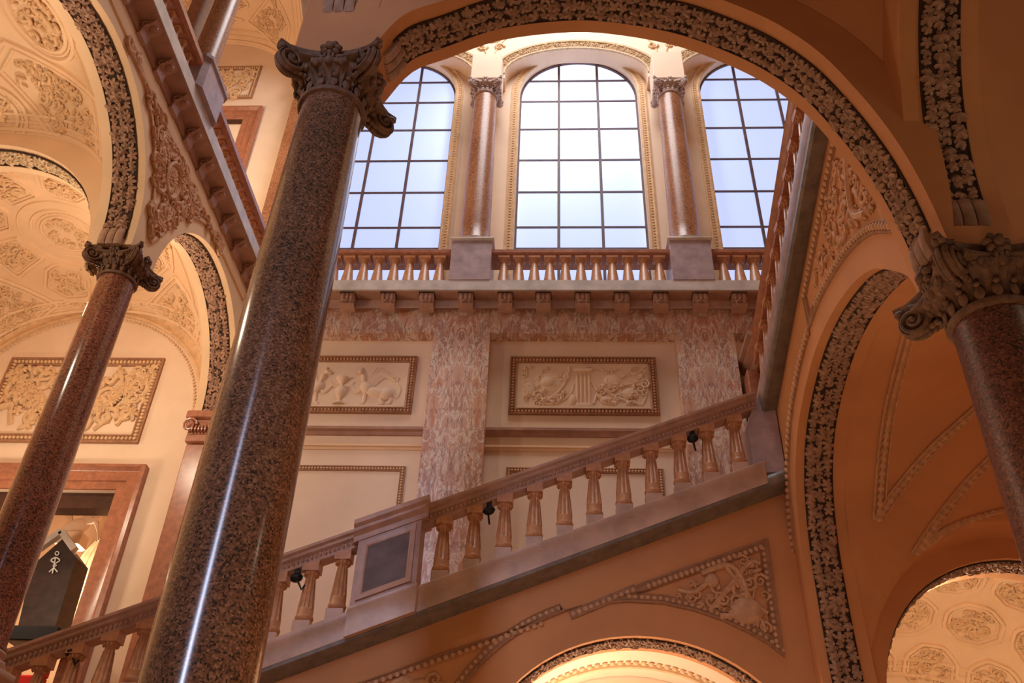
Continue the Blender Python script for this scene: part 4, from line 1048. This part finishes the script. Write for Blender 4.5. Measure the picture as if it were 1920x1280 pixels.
# string, rail, balusters
st = thing('stair_balustrade', (0, Ys, 6), 'marble balustrade of the stair flight climbing to the right across the hall', 'balustrade')
def slope_prism(x0, x1, prof, zf):
    return MB().prism([(x0, y, zf(x0) + z) for y, z in prof], (x1 - x0, 0, SL * (x1 - x0)))
xp0, xp1 = at(662, 1130, Y=Ys)[0], at(783, 1100, Y=Ys)[0]       # the solid pedestal
for a, b in ((x0s, xp1), (xp1, x1s)):
    sub(st, slope_prism(a, b, [(Ys - .16, -.02), (Ys - .16, -.09), (Ys - .13, -.14), (Ys - .13, -.42), (Ys + .35, -.42), (Ys + .35, 0), (Ys - .13, 0)], str_t), 'string', 'string')
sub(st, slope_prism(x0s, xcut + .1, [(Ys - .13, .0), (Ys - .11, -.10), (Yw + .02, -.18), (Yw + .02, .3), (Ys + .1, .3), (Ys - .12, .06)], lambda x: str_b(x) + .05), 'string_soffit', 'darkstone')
RP = [(Ys - .21, 0), (Ys - .21, -.05), (Ys - .17, -.08), (Ys - .17, -.13), (Ys - .12, -.17), (Ys - .12, -.30), (Ys + .14, -.30), (Ys + .14, -.17), (Ys + .2, -.1), (Ys + .2, 0)]
for a, b in ((x0s, xp0), (xp1, x1s)):
    R_ = slope_prism(a, b, RP, rail_z); beads(R_, [(a + .05, Ys - .135, rail_z(a + .05) - .205), (b - .05, Ys - .135, rail_z(b - .05) - .205)], (0, -1, 0), .026, .075, 1.5, 1.0)
    sub(st, R_, 'handrail', 'pink')
hb = 1.35 - .30
def baluster_big():
    m = MB(); h = hb; d = .135
    m.lathe([(.10, .13), (.135, .15), (.145, .19), (.135, .22), (.125, .24), (.128, .32), (.12, .34), (.118, .35), (.078, h - .24), (.07, h - .235), (.07, h - .2), (.10, h - .17), (.115, h - .13), (.115, h - .12)], (0, 0, 0), 72, (12, .345, h - .20, .20))
    for k in range(12):
        t = 2 * PI * k / 12; m.ell((.112 * math.cos(t), .112 * math.sin(t), h - .155), (-.02 * math.sin(t), .02 * math.cos(t), 0), (.02 * math.cos(t), .02 * math.sin(t), 0), (0, 0, .035), 5, 4)
    m.prism([(-.13, -.13, h - .12), (.13, -.13, h - .12), (.13, -.13, h + .05), (-.13, -.13, h - .02)], (0, .26, 0))
    return m
bb = blk = None
bxs = [at(p, q, Y=Ys)[0] for p, q in ((827, 1060), (1384, 860))]
n_ = 10; XS = [bxs[0] + (bxs[1] - bxs[0]) * i / n_ for i in range(n_ + 1)]
step = (bxs[1] - bxs[0]) / n_
xa = at(632, 1135, Y=Ys)[0]
while xa > -10.3: XS.append(xa); xa -= step * .985
for x in XS:
    if bb is None: bb = baluster_big().build('baluster', 'baluster', st, angle=50); o = bb
    else: o = bb.copy(); col.objects.link(o); o.parent = st
    o.location = (x, 0, str_t(x) - 6)
    if blk is None: blk = MB().bbox(-.135, .135, -.135, .135, -.12, .135, .008).build('baluster_block', 'string', st); o = blk
    else: o = blk.copy(); col.objects.link(o); o.parent = st
    o.location = (x, 0, str_t(x) - 6)
# solid pedestal in the middle of the flight
sp_ = thing('stair_pedestal', (xp0, Ys, str_t(xp0)), 'solid marble pedestal with a dark sunk panel, midway along the stair balustrade', 'pedestal')
def para(x0, x1, y0, y1, za, zb, m=None):
    m = m or MB()
    return m.prism([(x0, y0, za(x0)), (x1, y0, za(x1)), (x1, y0, zb(x1)), (x0, y0, zb(x0))], (0, y1 - y0, 0))
B0 = para(xp0, xp1, Ys - .22, Ys + .25, lambda x: str_t(x) - .02, lambda x: rail_z(x) - .16)
sub(sp_, B0, 'block', 'pink', smooth=False)
CP = [(Ys - .36, .08), (Ys - .36, .0), (Ys - .31, -.05), (Ys - .31, -.10), (Ys - .24, -.17), (Ys - .24, -.26), (Ys + .3, -.26), (Ys + .34, -.05), (Ys + .34, .08)]
sub(sp_, slope_prism(xp0 - .08, xp1 + .10, CP, rail_z), 'cap', 'pink')
ins = .17
sub(sp_, para(xp0 + ins, xp1 - ins, Ys - .235, Ys - .2, lambda x: str_t(x) + .17, lambda x: rail_z(x) - .42), 'sunk_panel', 'panelstone', smooth=False)
Fm = MB(); A_ = [(xp0 + ins, 0), (xp1 - ins, 0)]
Fm.ring([(xp0 + ins, Ys - .22, str_t(xp0 + ins) + .17), (xp1 - ins, Ys - .22, str_t(xp1 - ins) + .17), (xp1 - ins, Ys - .22, rail_z(xp1 - ins) - .42), (xp0 + ins, Ys - .22, rail_z(xp0 + ins) - .42)], (0, -1, 0), [(-.09, -.01), (-.09, .04), (-.03, .035), (.0, .02), (.0, -.01)])
sub(sp_, Fm, 'panel_frame', 'pink')
sub(sp_, slope_prism(xp0 - .02, xp1 + .03, [(Ys - .27, 0), (Ys - .27, -.05), (Ys - .24, -.1), (Ys - .24, -.44), (Ys + .2, -.44), (Ys + .2, 0)], str_t), 'foot', 'string')
# end post at the top of the flight
ep = MB().prism([(3.34, Ys - .08, str_b(3.34) + .3), (3.86, Ys - .08, str_b(3.86) + .1), (3.86, Ys - .08, rail_z(3.86) - .1), (3.7, Ys - .08, rail_z(3.7)), (3.52, Ys - .08, rail_z(3.52) - .12), (3.34, Ys - .08, rail_z(3.34) - .55)], (0, .5, 0))
tag(ep.build('newel_post', 'pedestal', smooth=False), 'grey marble newel post where the lower stair rail ends beside the right-hand wall', 'post')
# small black spotlights clipped under the rail and the cable on the rail's left part
for i, (px, py) in enumerate(((1299, 822), (917, 957), (556, 1083), (135, 1222))):
    p = at(px, py, Y=Ys - .05); s = MB()
    s.ell(p, (.10, 0, .03), (0, .09, 0), (-.02, 0, .07), 10, 7); s.tube([p + np3(0, -.02, -.02), p + np3(.06, -.03, -.10), p + np3(.12, -.03, -.20), p + np3(.16, -.02, -.12)] if px < 600 else [p + np3(0, -.02, 0), p + np3(.0, -.04, -.12), p + np3(.02, -.04, -.26)], .018, 5)
    s.box(p[0] - .04, p[0] + .04, p[1] - .03, p[1] + .03, p[2], rail_z(p[0]) - .28)
    tag(s.build('spotlight', 'dark'), ['small black spotlight under the stair rail near its upper end', 'small black spotlight under the stair rail just right of the solid pedestal', 'small black spotlight under the stair rail just right of the large granite column', 'small black spotlight under the stair rail at bottom left'][i], 'spotlight')
cb = MB(); cb.tube([(x, Ys + .12, rail_z(x) + .10 + .015 * math.sin(x * 4)) for x in np.linspace(-10.4, xp0 - .1, 50)], .022, 5)
for x in np.arange(-10.2, xp0 - .2, 1.4): cb.box(x - .015, x + .015, Ys + .10, Ys + .14, rail_z(x) - .02, rail_z(x) + .12)
tag(cb.build('iron_handrail', 'wood'), 'thin dark iron handrail running on top of the left part of the stair balustrade', 'handrail')
# spandrel relief under the flight
so = [(1.18, 5.07), (1.7, 5.05), (2.17, 4.95), (2.6, 4.80), (2.95, 4.63), (3.25, 4.45), (3.46, 4.27)]
top = lambda x: 4.86 + .3755 * x
sr = thing('spandrel_relief', (2.7, Yw, 5.3), 'triangular stucco relief with crossed instruments below the upper end of the stair', 'relief')
E1 = MB(); tri = so + [(3.48, top(3.48))] + [(x, top(x)) for x in (2.6, 1.8, .9)]
tri = [(.60, 5.02)] + so + [(3.48, top(3.48)), (2.4, top(2.4)), (1.4, top(1.4))]
prof_b = [(-.01, -.01), (0, .04), (.03, .05), (.05, .025), (.12, .025), (.14, .045), (.16, -.01)]
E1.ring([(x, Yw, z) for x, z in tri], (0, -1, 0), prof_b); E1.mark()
beads(E1, [(x, Yw - .03, z) for x, z in [(1.5, top(1.5) - .09), (3.35, top(3.35) - .1)]], (0, -1, 0), .04, .095, 1.3, 1)
beads(E1, [(x, Yw - .03, z + .09) for x, z in so], (0, -1, 0), .035, .1)
beads(E1, [(3.38, Yw - .03, 4.5), (3.38, Yw - .03, 6.0)], (0, -1, 0), .035, .1)
sub(sr, E1, 'border', 'stucco_deep')
E2 = MB(); 
def q3(px, py): p = at(px, py, Y=Yw - .03); return tuple(p)
for pts, r_ in (([(1315, 1075), (1370, 1060), (1400, 1110), (1385, 1150), (1350, 1155)], .05), ([(1330, 1145), (1400, 1060), (1425, 1055)], .035), ([(1360, 1060), (1410, 1125), (1440, 1150)], .035), ([(1330, 1090), (1300, 1110), (1270, 1105)], .04), ([(1420, 1060), (1412, 1120), (1390, 1150)], .02), ([(1350, 1120), (1385, 1090)], .03), ([(1400, 1170), (1425, 1160), (1435, 1185)], .03)):
    E2.tube([q3(*p) for p in (smooth_path(pts, 4) if len(pts) > 2 else pts)], r_, 7)
E2.ell(q3(1400, 1145), (.26, 0, 0), (0, .08, 0), (0, 0, .22), 14, 7); E2.ell(q3(1335, 1088), (.12, 0, 0), (0, .08, 0), (0, 0, .12), 10, 6)
f0 = poly_sampler([(1.9, 5.2), (2.9, 4.85), (3.3, 4.6), (3.3, 5.9), (2.6, 5.65)], lambda x, z: (x, Yw - .02, z), (0, -1, 0)); motifs(E2, f0, 46, .11)
sub(sr, E2, 'relief_figures', 'stucco_deep')
s2 = thing('spandrel_relief', (-2, Yw, 3.9), 'long tapering stucco border and relief below the lower part of the stair, bottom centre', 'relief')
E1 = MB(); lo = [(x, az0 + .02 + (arz + .52) * math.sqrt(max(0, 1 - ((x - acx) / (arx + .55)) ** 2))) for x in np.linspace(-1.35, .15, 9)]
tri = [(-3.9, top(-3.9)), (-3.9, 2.6), (-1.55, 2.6)] + lo + [(.42, top(.42) - .02)]
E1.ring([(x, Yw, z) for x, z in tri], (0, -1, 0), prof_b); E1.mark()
beads(E1, [(-3.8, Yw - .03, top(-3.8) - .09), (-.2, Yw - .03, top(-.2) - .09)], (0, -1, 0), .04, .11); beads(E1, [(x - .08, Yw - .03, z + .06) for x, z in lo], (0, -1, 0), .035, .1)
sub(s2, E1, 'border', 'stucco_deep'); E2 = MB()
motifs(E2, poly_sampler([(-3.4, 3.3), (-3.3, 2.8), (-1.7, 2.9), (-1.2, 3.9), (-.9, 4.25)], lambda x, z: (x, Yw - .02, z), (0, -1, 0)), 40, .16); sub(s2, E2, 'relief_figures', 'stucco_deep')
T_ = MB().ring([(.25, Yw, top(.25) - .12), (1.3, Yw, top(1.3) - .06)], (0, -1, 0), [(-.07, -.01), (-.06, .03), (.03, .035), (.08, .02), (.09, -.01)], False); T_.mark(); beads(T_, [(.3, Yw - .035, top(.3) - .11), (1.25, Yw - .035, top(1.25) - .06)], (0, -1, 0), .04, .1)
struct(T_.build('trim_21', 'stucco_deep'))
# ------------------------------------------------------------------ right wall (plane X = 3.9) with its lopsided arch under the second flight
XR, TR = 3.88, .78
RA = [(7.45, 6.08), (7.5, 6.25), (7.6, 6.55), (8.08, 7.07), (8.49, 7.40), (9.12, 7.68), (10.01, 7.89), (10.93, 7.92), (11.88, 7.70), (12.54, 7.36), (13.05, 6.75), (13.32, 5.9), (13.40, 4.9), (13.40, 3.6)]
RAs = smooth_path(RA, 4)
s2b = lambda y: 8.40 + .331 * (13.83 - y)               # underside of the second flight's string
outl = [(7.42, FLOOR)] + [(7.42, 4.0)] + RAs + [(13.40, FLOOR), (14.27, FLOOR), (14.27, s2b(14.27) + .1), (6.2, s2b(6.2) + .1), (6.2, 9.6), (6.9, 9.2), (6.9, FLOOR)]
outl = [(y, z) for y, z in RAs] + [(13.40, FLOOR), (14.27, FLOOR), (14.27, s2b(14.27) + .1), (7.42, s2b(7.42) + .1)]
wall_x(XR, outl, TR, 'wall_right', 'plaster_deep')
def inw(y, z): return (10.4 - y, 5.2 - z)
gr, P_, nr_ = garland_x(XR + .36, .42, RAs[8:-2] + [(13.40, 2.0), (13.40, 0.5)], inw, 'tall leaf garland under the right-hand arch, falling beside the stair end', 'leaf', .105)
# spandrel relief of the right wall
RAo = [(y, z + .0) for y, z in RAs]
def off_curve(C, d, cx=10.4, cz=5.4, taper=0):
    o = []; d0 = d
    for i, (y, z) in enumerate(C):
        a, b = C[max(i - 1, 0)], C[min(i + 1, len(C) - 1)]; ty, tz_ = b[0] - a[0], b[1] - a[1]; l = math.hypot(ty, tz_); ny, nz = -tz_ / l, ty / l
        if ny * (y - cx) + nz * (z - cz) < 0: ny, nz = -ny, -nz
        if taper: d = d0 * (.12 + .88 * min(1, min(i, len(C) - 1 - i) / taper))
        o.append((y + ny * d, z + nz * d))
    return o
oc = off_curve(RAs, .42)
sr2 = thing('spandrel_relief', (XR, 9, 8.6), 'narrow stucco relief panel above the right-hand arch, beneath the second stair flight', 'relief')
up2 = lambda y: s2b(y) - .40
half = [(y, z) for y, z in oc if y < 10.6 and z < up2(y) - .03 and y > 7.4]
E1 = MB(); tri = [(7.5, up2(7.5))] + half + [(10.9, min(oc[30][1], up2(10.9)) if False else 8.34), (10.9, up2(10.9))]
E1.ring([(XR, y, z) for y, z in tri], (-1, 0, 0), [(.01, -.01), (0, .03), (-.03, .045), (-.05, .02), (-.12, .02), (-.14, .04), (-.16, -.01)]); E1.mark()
beads(E1, [(XR - .03, y, z + .0) for y, z in [(7.6, up2(7.6) - .09), (10.8, up2(10.8) - .09)]], (-1, 0, 0), .045, .1, 1.4, .8)
beads(E1, [(XR - .03, y - .05, z + .07) for y, z in half], (-1, 0, 0), .045, .1, 1.2, .8)
sub(sr2, E1, 'border', 'stucco_deep')
E2 = MB(); motifs(E2, poly_sampler([(7.6, up2(7.6) - .25), (7.9, 7.9), (8.6, 8.2), (9.6, 8.5), (10.3, 8.6), (10.2, up2(10.2) - .25)], lambda y, z: (XR - .0, y, z), (-1, 0, 0)), 120, .13)
E2.tube([(XR - .03, y, z) for y, z in smooth_path([(8.0, 9.3), (8.3, 8.8), (8.4, 8.3), (8.1, 8.0)], 5)], .05, 6)
sub(sr2, E2, 'relief_figures', 'stucco_deep')
E3 = MB()
P = [(y, z) for y, z in oc if 10.9 < y < 13.75 and z > 5]
line = [(XR, y, min(z, up2(y) - .05)) for y, z in P]
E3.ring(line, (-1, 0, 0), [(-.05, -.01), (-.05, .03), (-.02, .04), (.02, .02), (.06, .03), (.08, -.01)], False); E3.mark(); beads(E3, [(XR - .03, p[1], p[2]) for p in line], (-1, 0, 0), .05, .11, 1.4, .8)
struct(E3.build('trim_22', 'stucco_deep'))
# second flight: string, soffit, rail and balusters along the right wall, climbing toward the visitor
S2 = thing('stair_balustrade', (3.7, 10, 9), 'balustrade of the second stair flight, seen edge-on along the right-hand wall', 'balustrade')
def slope_y(prof, zf, y0, y1): return MB().prism([(x, y0, zf(y0) + z) for x, z in prof], (0, y1 - y0, (zf(y1) - zf(y0))))
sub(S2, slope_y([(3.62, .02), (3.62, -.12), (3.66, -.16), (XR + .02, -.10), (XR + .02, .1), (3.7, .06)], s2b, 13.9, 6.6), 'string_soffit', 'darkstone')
sub(S2, slope_y([(3.62, .0), (3.60, .05), (3.60, .28), (3.66, .33), (3.90, .33), (3.90, 0)], s2b, 13.9, 6.6), 'string', 'pedestal')
r2 = lambda y: s2b(y) + 1.38
sub(S2, slope_y([(3.62, 0), (3.60, -.05), (3.64, -.12), (3.68, -.16), (3.68, -.30), (3.92, -.30), (3.92, -.16), (3.98, -.05), (3.98, 0)], r2, 13.6, 6.6), 'handrail', 'rust')
b2 = None
y = 13.2
while y > 6.8:
    if b2 is None: b2 = baluster_big().build('baluster', 'baluster', S2, angle=50); o = b2
    else: o = b2.copy(); col.objects.link(o); o.parent = S2
    o.scale = (.95, .95, .76); o.location = (3.78 - 3.7, y - 10, s2b(y) + .33 - 9); o.rotation_euler = (0, 0, PI / 2); y -= .46
# marble portal at the head of the lower flight
po = thing('door_surround', (4.6, 15.4, 8), 'red marble doorway surround at the top of the stair, right of the right pilaster', 'door surround')
hx = at(1400, 620, Y=14.7)[0]; hz = at(1400, 620, Y=14.7)[2]
PM = MB().prism([(hx + q, 14.7, hz - z) for q, z in ((0, 0), (3, 0), (3, .5), (.26, .5), (.20, .42), (.2, .3), (.08, .2), (.08, .12), (0, .08))], (0, 1.3, 0)); sub(po, PM, 'hood', 'pink')
jx = hx + .42
sub(po, MB().bbox(jx, jx + .34, 14.95, 15.3, 7.2, hz - .45, .02), 'jamb', 'rust'); sub(po, MB().bbox(jx + .3, jx + 2.4, 14.98, 15.25, hz - 1.0, hz - .45, .02), 'lintel', 'rust')
sub(po, MB().bbox(jx + .55, jx + 2.4, 15.3, 15.4, 7.2, hz - .5, .01), 'door_leaf', 'wood')
sub(po, MB().bbox(hx + .05, hx + .3, 15.35, 16.05, 7.2, hz - .5, .02), 'side_post', 'rust')

# ------------------------------------------------------------------ near rampant arch between the two large columns (Y 6.5 .. 7.4)
far = [(700, 215), (723, 187), (773, 133), (840, 107), (940, 73), (1073, 58), (1173, 65), (1273, 85), (1360, 117), (1433, 153), (1507, 207), (1572, 279), (1618, 340), (1655, 400), (1700, 490)]
C0 = [xz(px, py, 7.4) for px, py in far]
C0[0] = (-2.30, 9.2)
C0 = C0[:-1] + [(3.80, 6.7), (3.84, 6.12)]
C0s = smooth_path(C0, 4)
Y0, Y1 = 6.55, 7.42
band_out = off_curve(C0s, .55, .5, 6.5, 12)
aw = MB()
# arch ring as a solid band: face strip, soffit
L = []
for (x, z), (xo, zo) in zip(C0s, band_out): L.append([(x, Y1, z), (x, Y0, z), (xo, Y0 - .0, zo), (xo, Y1, zo)])
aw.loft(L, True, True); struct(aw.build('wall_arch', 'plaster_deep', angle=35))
def garland_y(Yc, wd, path, cen, label, m='leaf', size=.1):
    P = [(x, Yc, z) for x, z in path]
    def nr(p, t): v = np.cross(t, (0, 1, 0)); v = v / np.linalg.norm(v); return v if v @ np3(cen[0] - p[0], 0, cen[1] - p[2]) > 0 else -v
    root = thing('leaf_garland', P[len(P) // 2], label, 'garland'); G = MB()
    leaf_band(G, P, lambda p, t: (0, 1, 0), nr, wd, size, size * 1.25); sub(root, G, 'leaves', m)
    S = MB(); L = []
    for i, p in enumerate(P):
        t = np.array(P[min(i + 1, len(P) - 1)]) - np.array(P[max(i - 1, 0)]); n_ = nr(p, t / np.linalg.norm(t)); p = np.array(p)
        L.append([p + n_ * h + np3(0, u, 0) for u, h in ((-wd / 2 - .015, -.01), (-wd / 2 - .015, .022), (-wd / 2, .022), (-wd / 2, .008), (wd / 2, .008), (wd / 2, .022), (wd / 2 + .015, .022), (wd / 2 + .015, -.01))])
    S.loft(L, False); sub(root, S, 'band_bed', 'ground'); return root, P, nr
gpath = resample(C0s, .1)[6:-3]
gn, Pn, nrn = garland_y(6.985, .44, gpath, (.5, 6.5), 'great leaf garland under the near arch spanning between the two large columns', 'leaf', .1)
t0 = np.array(Pn[1]) - np.array(Pn[0]); t0 /= np.linalg.norm(t0); end_block(gn, np.array(Pn[0]) - t0 * .1, nrn(Pn[0], t0), t0, (0, 1, 0), .42, 'leaf')
t1 = np.array(Pn[-1]) - np.array(Pn[-2]); t1 /= np.linalg.norm(t1); end_block(gn, np.array(Pn[-1]) + t1 * .1, nrn(Pn[-1], t1), t1, (0, 1, 0), .42, 'leaf')
# impost blocks over both capitals
struct(MB().bbox(-3.24, -2.26, 6.56, 7.41, 9.28, 10.6, .02).build('wall_impost', 'plaster_deep'))
struct(MB().bbox(3.84, 4.66, 6.58, 7.42, 6.02, 6.35, .02).build('wall_impost', 'plaster_deep'))

# ------------------------------------------------------------------ overhead arches toward the visitor, from each large column
def over_arch(xc, hw, path, label, gw=.42, m='plaster_deep', skip=2):
    """path [(y,z)] of the soffit, from the column upward and toward the visitor"""
    P = smooth_path(path, 5); o = off_curve(P, .5, 2.0, 5.0)
    L = [[(xc - hw, y, z), (xc + hw, y, z), (xc + hw, yo, zo), (xc - hw, yo, zo)] for (y, z), (yo, zo) in zip(P, o)]
    struct(MB().loft(L, True, True).build('wall_arch', m, angle=35))
    gp = resample(P, .1)[skip:]
    root, Q, nr = garland_x(xc, gw, gp, lambda y, z: (2.0 - y, 5.0 - z), label, 'leaf', .1)
    t = np.array(Q[1]) - np.array(Q[0]); t /= np.linalg.norm(t); end_block(root, np.array(Q[0]) - t * .12, nr(Q[0], t), t, (1, 0, 0), gw, 'leaf')
    return P
PR = [(6.80, 6.2), (6.80, 6.7), (6.73, 7.3), (6.53, 7.94), (6.25, 8.5), (5.8, 9.1), (5.1, 9.75), (4.2, 10.25), (3.2, 10.5), (2.2, 10.5)]
PRs = over_arch(4.25, .43, PR, 'leaf garland dropping from the top edge onto the right column, the rightmost garland', .42, skip=6)
PL = [(6.60, 9.6), (6.60, 10.2), (6.52, 10.8), (6.3, 11.5), (5.95, 12.1), (5.3, 12.8), (4.4, 13.3), (3.3, 13.5)]
PLs = over_arch(-2.80, .45, PL, 'short end of a leaf garland above the large left column, at the top edge', .42, skip=8)
# vault surface between near arch and the right overhead arch
def patch(A, B, name, m, bulge, n=24, k=14, pw=1.0):
    """ruled surface between curves A and B (same parameter), bulging upward"""
    A, B = resample(A, 1e9) if False else A, B
    def rs(C, n):
        P = [np.array(p, float) for p in C]; d = [0]
        for a, b in zip(P, P[1:]): d.append(d[-1] + np.linalg.norm(b - a))
        s = np.linspace(0, d[-1], n); Q = np.array(P); return np.stack([np.interp(s, d, Q[:, j]) for j in range(3)], 1)
    a, b = rs(A, n), rs(B, n); L = []
    for i in range(n):
        row = []
        for j in range(k + 1):
            t = j / k; p = a[i] * (1 - t) + b[i] * t; d = np.linalg.norm(b[i] - a[i])
            row.append(tuple(p + np.array(bulge) * d * math.sin(PI * t) ** pw))
        L.append(row)
    return struct(MB().loft(L, False).build(name, m))
iap = max(range(len(band_out)), key=lambda i: band_out[i][1])
ring_r = [(x, Y0 + .02, z) for x, z in band_out[iap:]][::-1]      # right spring -> apex
ring_l = [(x, Y0 + .02, z) for x, z in band_out[:iap + 1]]        # left spring -> apex
ovr = [(4.25 - .41, y, z + .10) for y, z in PRs]
patch([(3.95, 6.8, 6.6)] + ring_r[2:], ovr, 'ceiling', 'plaster_deep', (.12, .10, .16))
ovl = [(-2.80 + .43, y, z + .1) for y, z in PLs]
patch(ring_l[5:], [q for q in ovl if q[2] > 10.6], 'ceiling', 'plaster_deep', (-.10, .08, .12))
# vault beyond the right overhead arch
ovr2 = [(4.25 + .41, y, z + .05) for y, z in PRs]
patch(ovr2, [(7.5, 7.4, 5.6), (8.2, 7.0, 8.5), (8.4, 6.0, 10.5), (8.4, 3.5, 12.3)], 'ceiling', 'plaster_deep', (.0, .12, .14))
# ------------------------------------------------------------------ right aisle: groin vault under the second flight
def zA(y):   # profile of the right-wall arch
    ys = [p[0] for p in RA]; 
    return float(np.interp(y, [7.42, 7.6, 8.08, 8.49, 9.12, 10.01, 10.93, 11.88, 12.54, 13.05, 13.32, 13.6], [6.3, 6.6, 7.12, 7.45, 7.74, 7.95, 7.98, 7.76, 7.42, 6.8, 5.9, 4.2]))
lcx, lr2, lz0 = 7.25, 2.38, 3.52
def zB(x, y):
    d = 1 - ((x - lcx) / (lr2 + .25)) ** 2
    return (lz0 + (lr2 + .35) * math.sqrt(d) if d > 0 else 3.0) + .12 * (13.7 - y)
def vz(x, y): return max(zA(y), zB(x, y))
mb = MB(); L = []
NX, NY = 60, 70
for i in range(NX + 1):
    x = XR + TR - .02 + (9.9 - XR - TR) * i / NX
    L.append([(x, 7.4 + 6.35 * j / NY, vz(x, 7.4 + 6.35 * j / NY)) for j in range(NY + 1)])
mb.loft(L, False); vr = struct(mb.build('ceiling', 'plaster_deep', angle=25))
bvh = BVHTree.FromPolygons([Vector(p) for p in mb.v], mb.f)
def drape(pts, b=bvh, off=.02):
    out = []
    for px, py in resample(pts, 14):
        d = Vector(ray(px, py)).normalized(); h = b.ray_cast(Vector((0, 0, 0)), d)
        if h[0] is not None: out.append(tuple(h[0] - d * off))
    return out
Bd = MB()
for pts in ([(1712, 600), (1690, 680), (1668, 770), (1655, 870), (1648, 972)], [(1648, 972), (1690, 910), (1760, 830), (1850, 750)], [(1720, 1035), (1760, 975), (1820, 900), (1880, 840)], [(1720, 1035), (1780, 990), (1850, 965), (1920, 950)]):
    q = drape(smooth_path(pts, 4))
    if len(q) > 2:
        if max(np.linalg.norm(np.array(a) - np.array(b)) for a, b in zip(q, q[1:])) > 2: continue
        Bd.tube(q, .035, 5); 
        for o_ in (-.09, .09):
            Bd.tube([np.array(p) + np3(o_, 0, o_ * .2) for p in q], .022, 5)
        beads(Bd, q, lambda p: -np.array(p) / np.linalg.norm(p), .06, .12)
Bd.build('moulding', 'stucco_deep', vr)
# end wall of the right aisle with the lit low arch
wp = [(4.6, FLOOR), (lcx - lr2, FLOOR), (lcx - lr2, lz0)] + [(lcx - lr2 * math.cos(PI * k / 36), lz0 + lr2 * math.sin(PI * k / 36)) for k in range(1, 36)] + [(lcx + lr2, lz0), (lcx + lr2, FLOOR), (10, FLOOR), (10, 8.3), (4.6, 8.3)]
struct(MB().prism([(x, 13.72, z) for x, z in wp], (0, .80, 0)).build('wall_right', 'plaster_deep', smooth=False))
struct(MB().box(9.85, 10.1, 7.2, 14, FLOOR, 9).build('wall_right', 'plaster_deep'))
ga_, P_, nr_ = garland_y(14.02, .42, [(lcx - lr2 * math.cos(PI * k / 44), lz0 + lr2 * math.sin(PI * k / 44)) for k in range(45)], (lcx, lz0), 'leaf garland round the low lit archway at bottom right', 'leaf', .09)
coffered_vault(7.25, 16.0, 4.4, 10.1, 14.5, 19.6, R=5.3, zc_=1.8, m='stucco', mo='plaster', oval='grid')
struct(MB().box(4.4, 10.1, 19.6, 19.8, FLOOR, 6.5).build('wall_far', 'plaster'))
struct(MB().box(4.3, 4.4, 14.3, 19.7, FLOOR, 6.2).build('wall_far', 'plaster'))
struct(MB().box(10.1, 10.2, 14.3, 19.7, FLOOR, 6.2).build('wall_far', 'plaster'))
# outer shell closing the galleries
struct(MB().box(-14.7, -14.5, 2.6, 20, FLOOR, 27).build('wall_outer', 'plaster'))
struct(MB().box(10.4, 10.6, 6, 17, FLOOR, 27).build('wall_outer', 'plaster'))
upz = at(440, 78, Y=16.35)[2]
def barrel():
    m = MB(); L = []
    for i in range(25):
        y = 3 + 13.4 * i / 24
        L.append([(-14.5 + 7.2 * j / 16, y, 17.2 + 1.9 * math.sin(PI * j / 16) ** .7 + .0 * y) for j in range(17)])
    m.loft(L, False); return struct(m.build('ceiling', 'plaster'))
coffered_vault(AX, 13.6, -13.6, -7.4, 10.9, 16.36, R=3.9, zc_=upz - 2.75)
coffered_vault(AX, 8.3, -13.6, -7.4, 5.6, 11.0, R=3.9, zc_=upz - 2.75)

# repeats of one kind share a group phrase
GR = {'leaf_garland': 'leaf garlands on the arches', 'spotlight': 'black spotlights under the stair rail', 'relief_panel': 'framed stucco relief panels', 'frieze_beam': 'veined marble beams over the back wall', 'panel_frame': 'plain wall frames below the reliefs', 'stucco_tracery': 'tracery between the upper arches', 'spandrel_relief': 'stucco reliefs in the arch spandrels', 'cornice': 'bracketed cornices', 'stair_balustrade': 'stair balustrades'}
for o in list(bpy.data.objects):
    stem = o.name.split('.')[0]
    if o.parent is None and 'label' in o and stem in GR and 'group' not in o: o['group'] = GR[stem]
for o in list(bpy.data.objects):
    if o.parent is None and o.get('label', '').startswith('amber marble column between'): o['group'] = 'amber columns between the upper windows'
    if o.parent is None and o.get('label', '').startswith('lilac-grey marble pedestal'): o['group'] = 'balcony pedestals'
    if o.parent is None and o.get('label', '').startswith('veined pink and grey marble pilaster'): o['group'] = 'veined pilasters of the back wall'
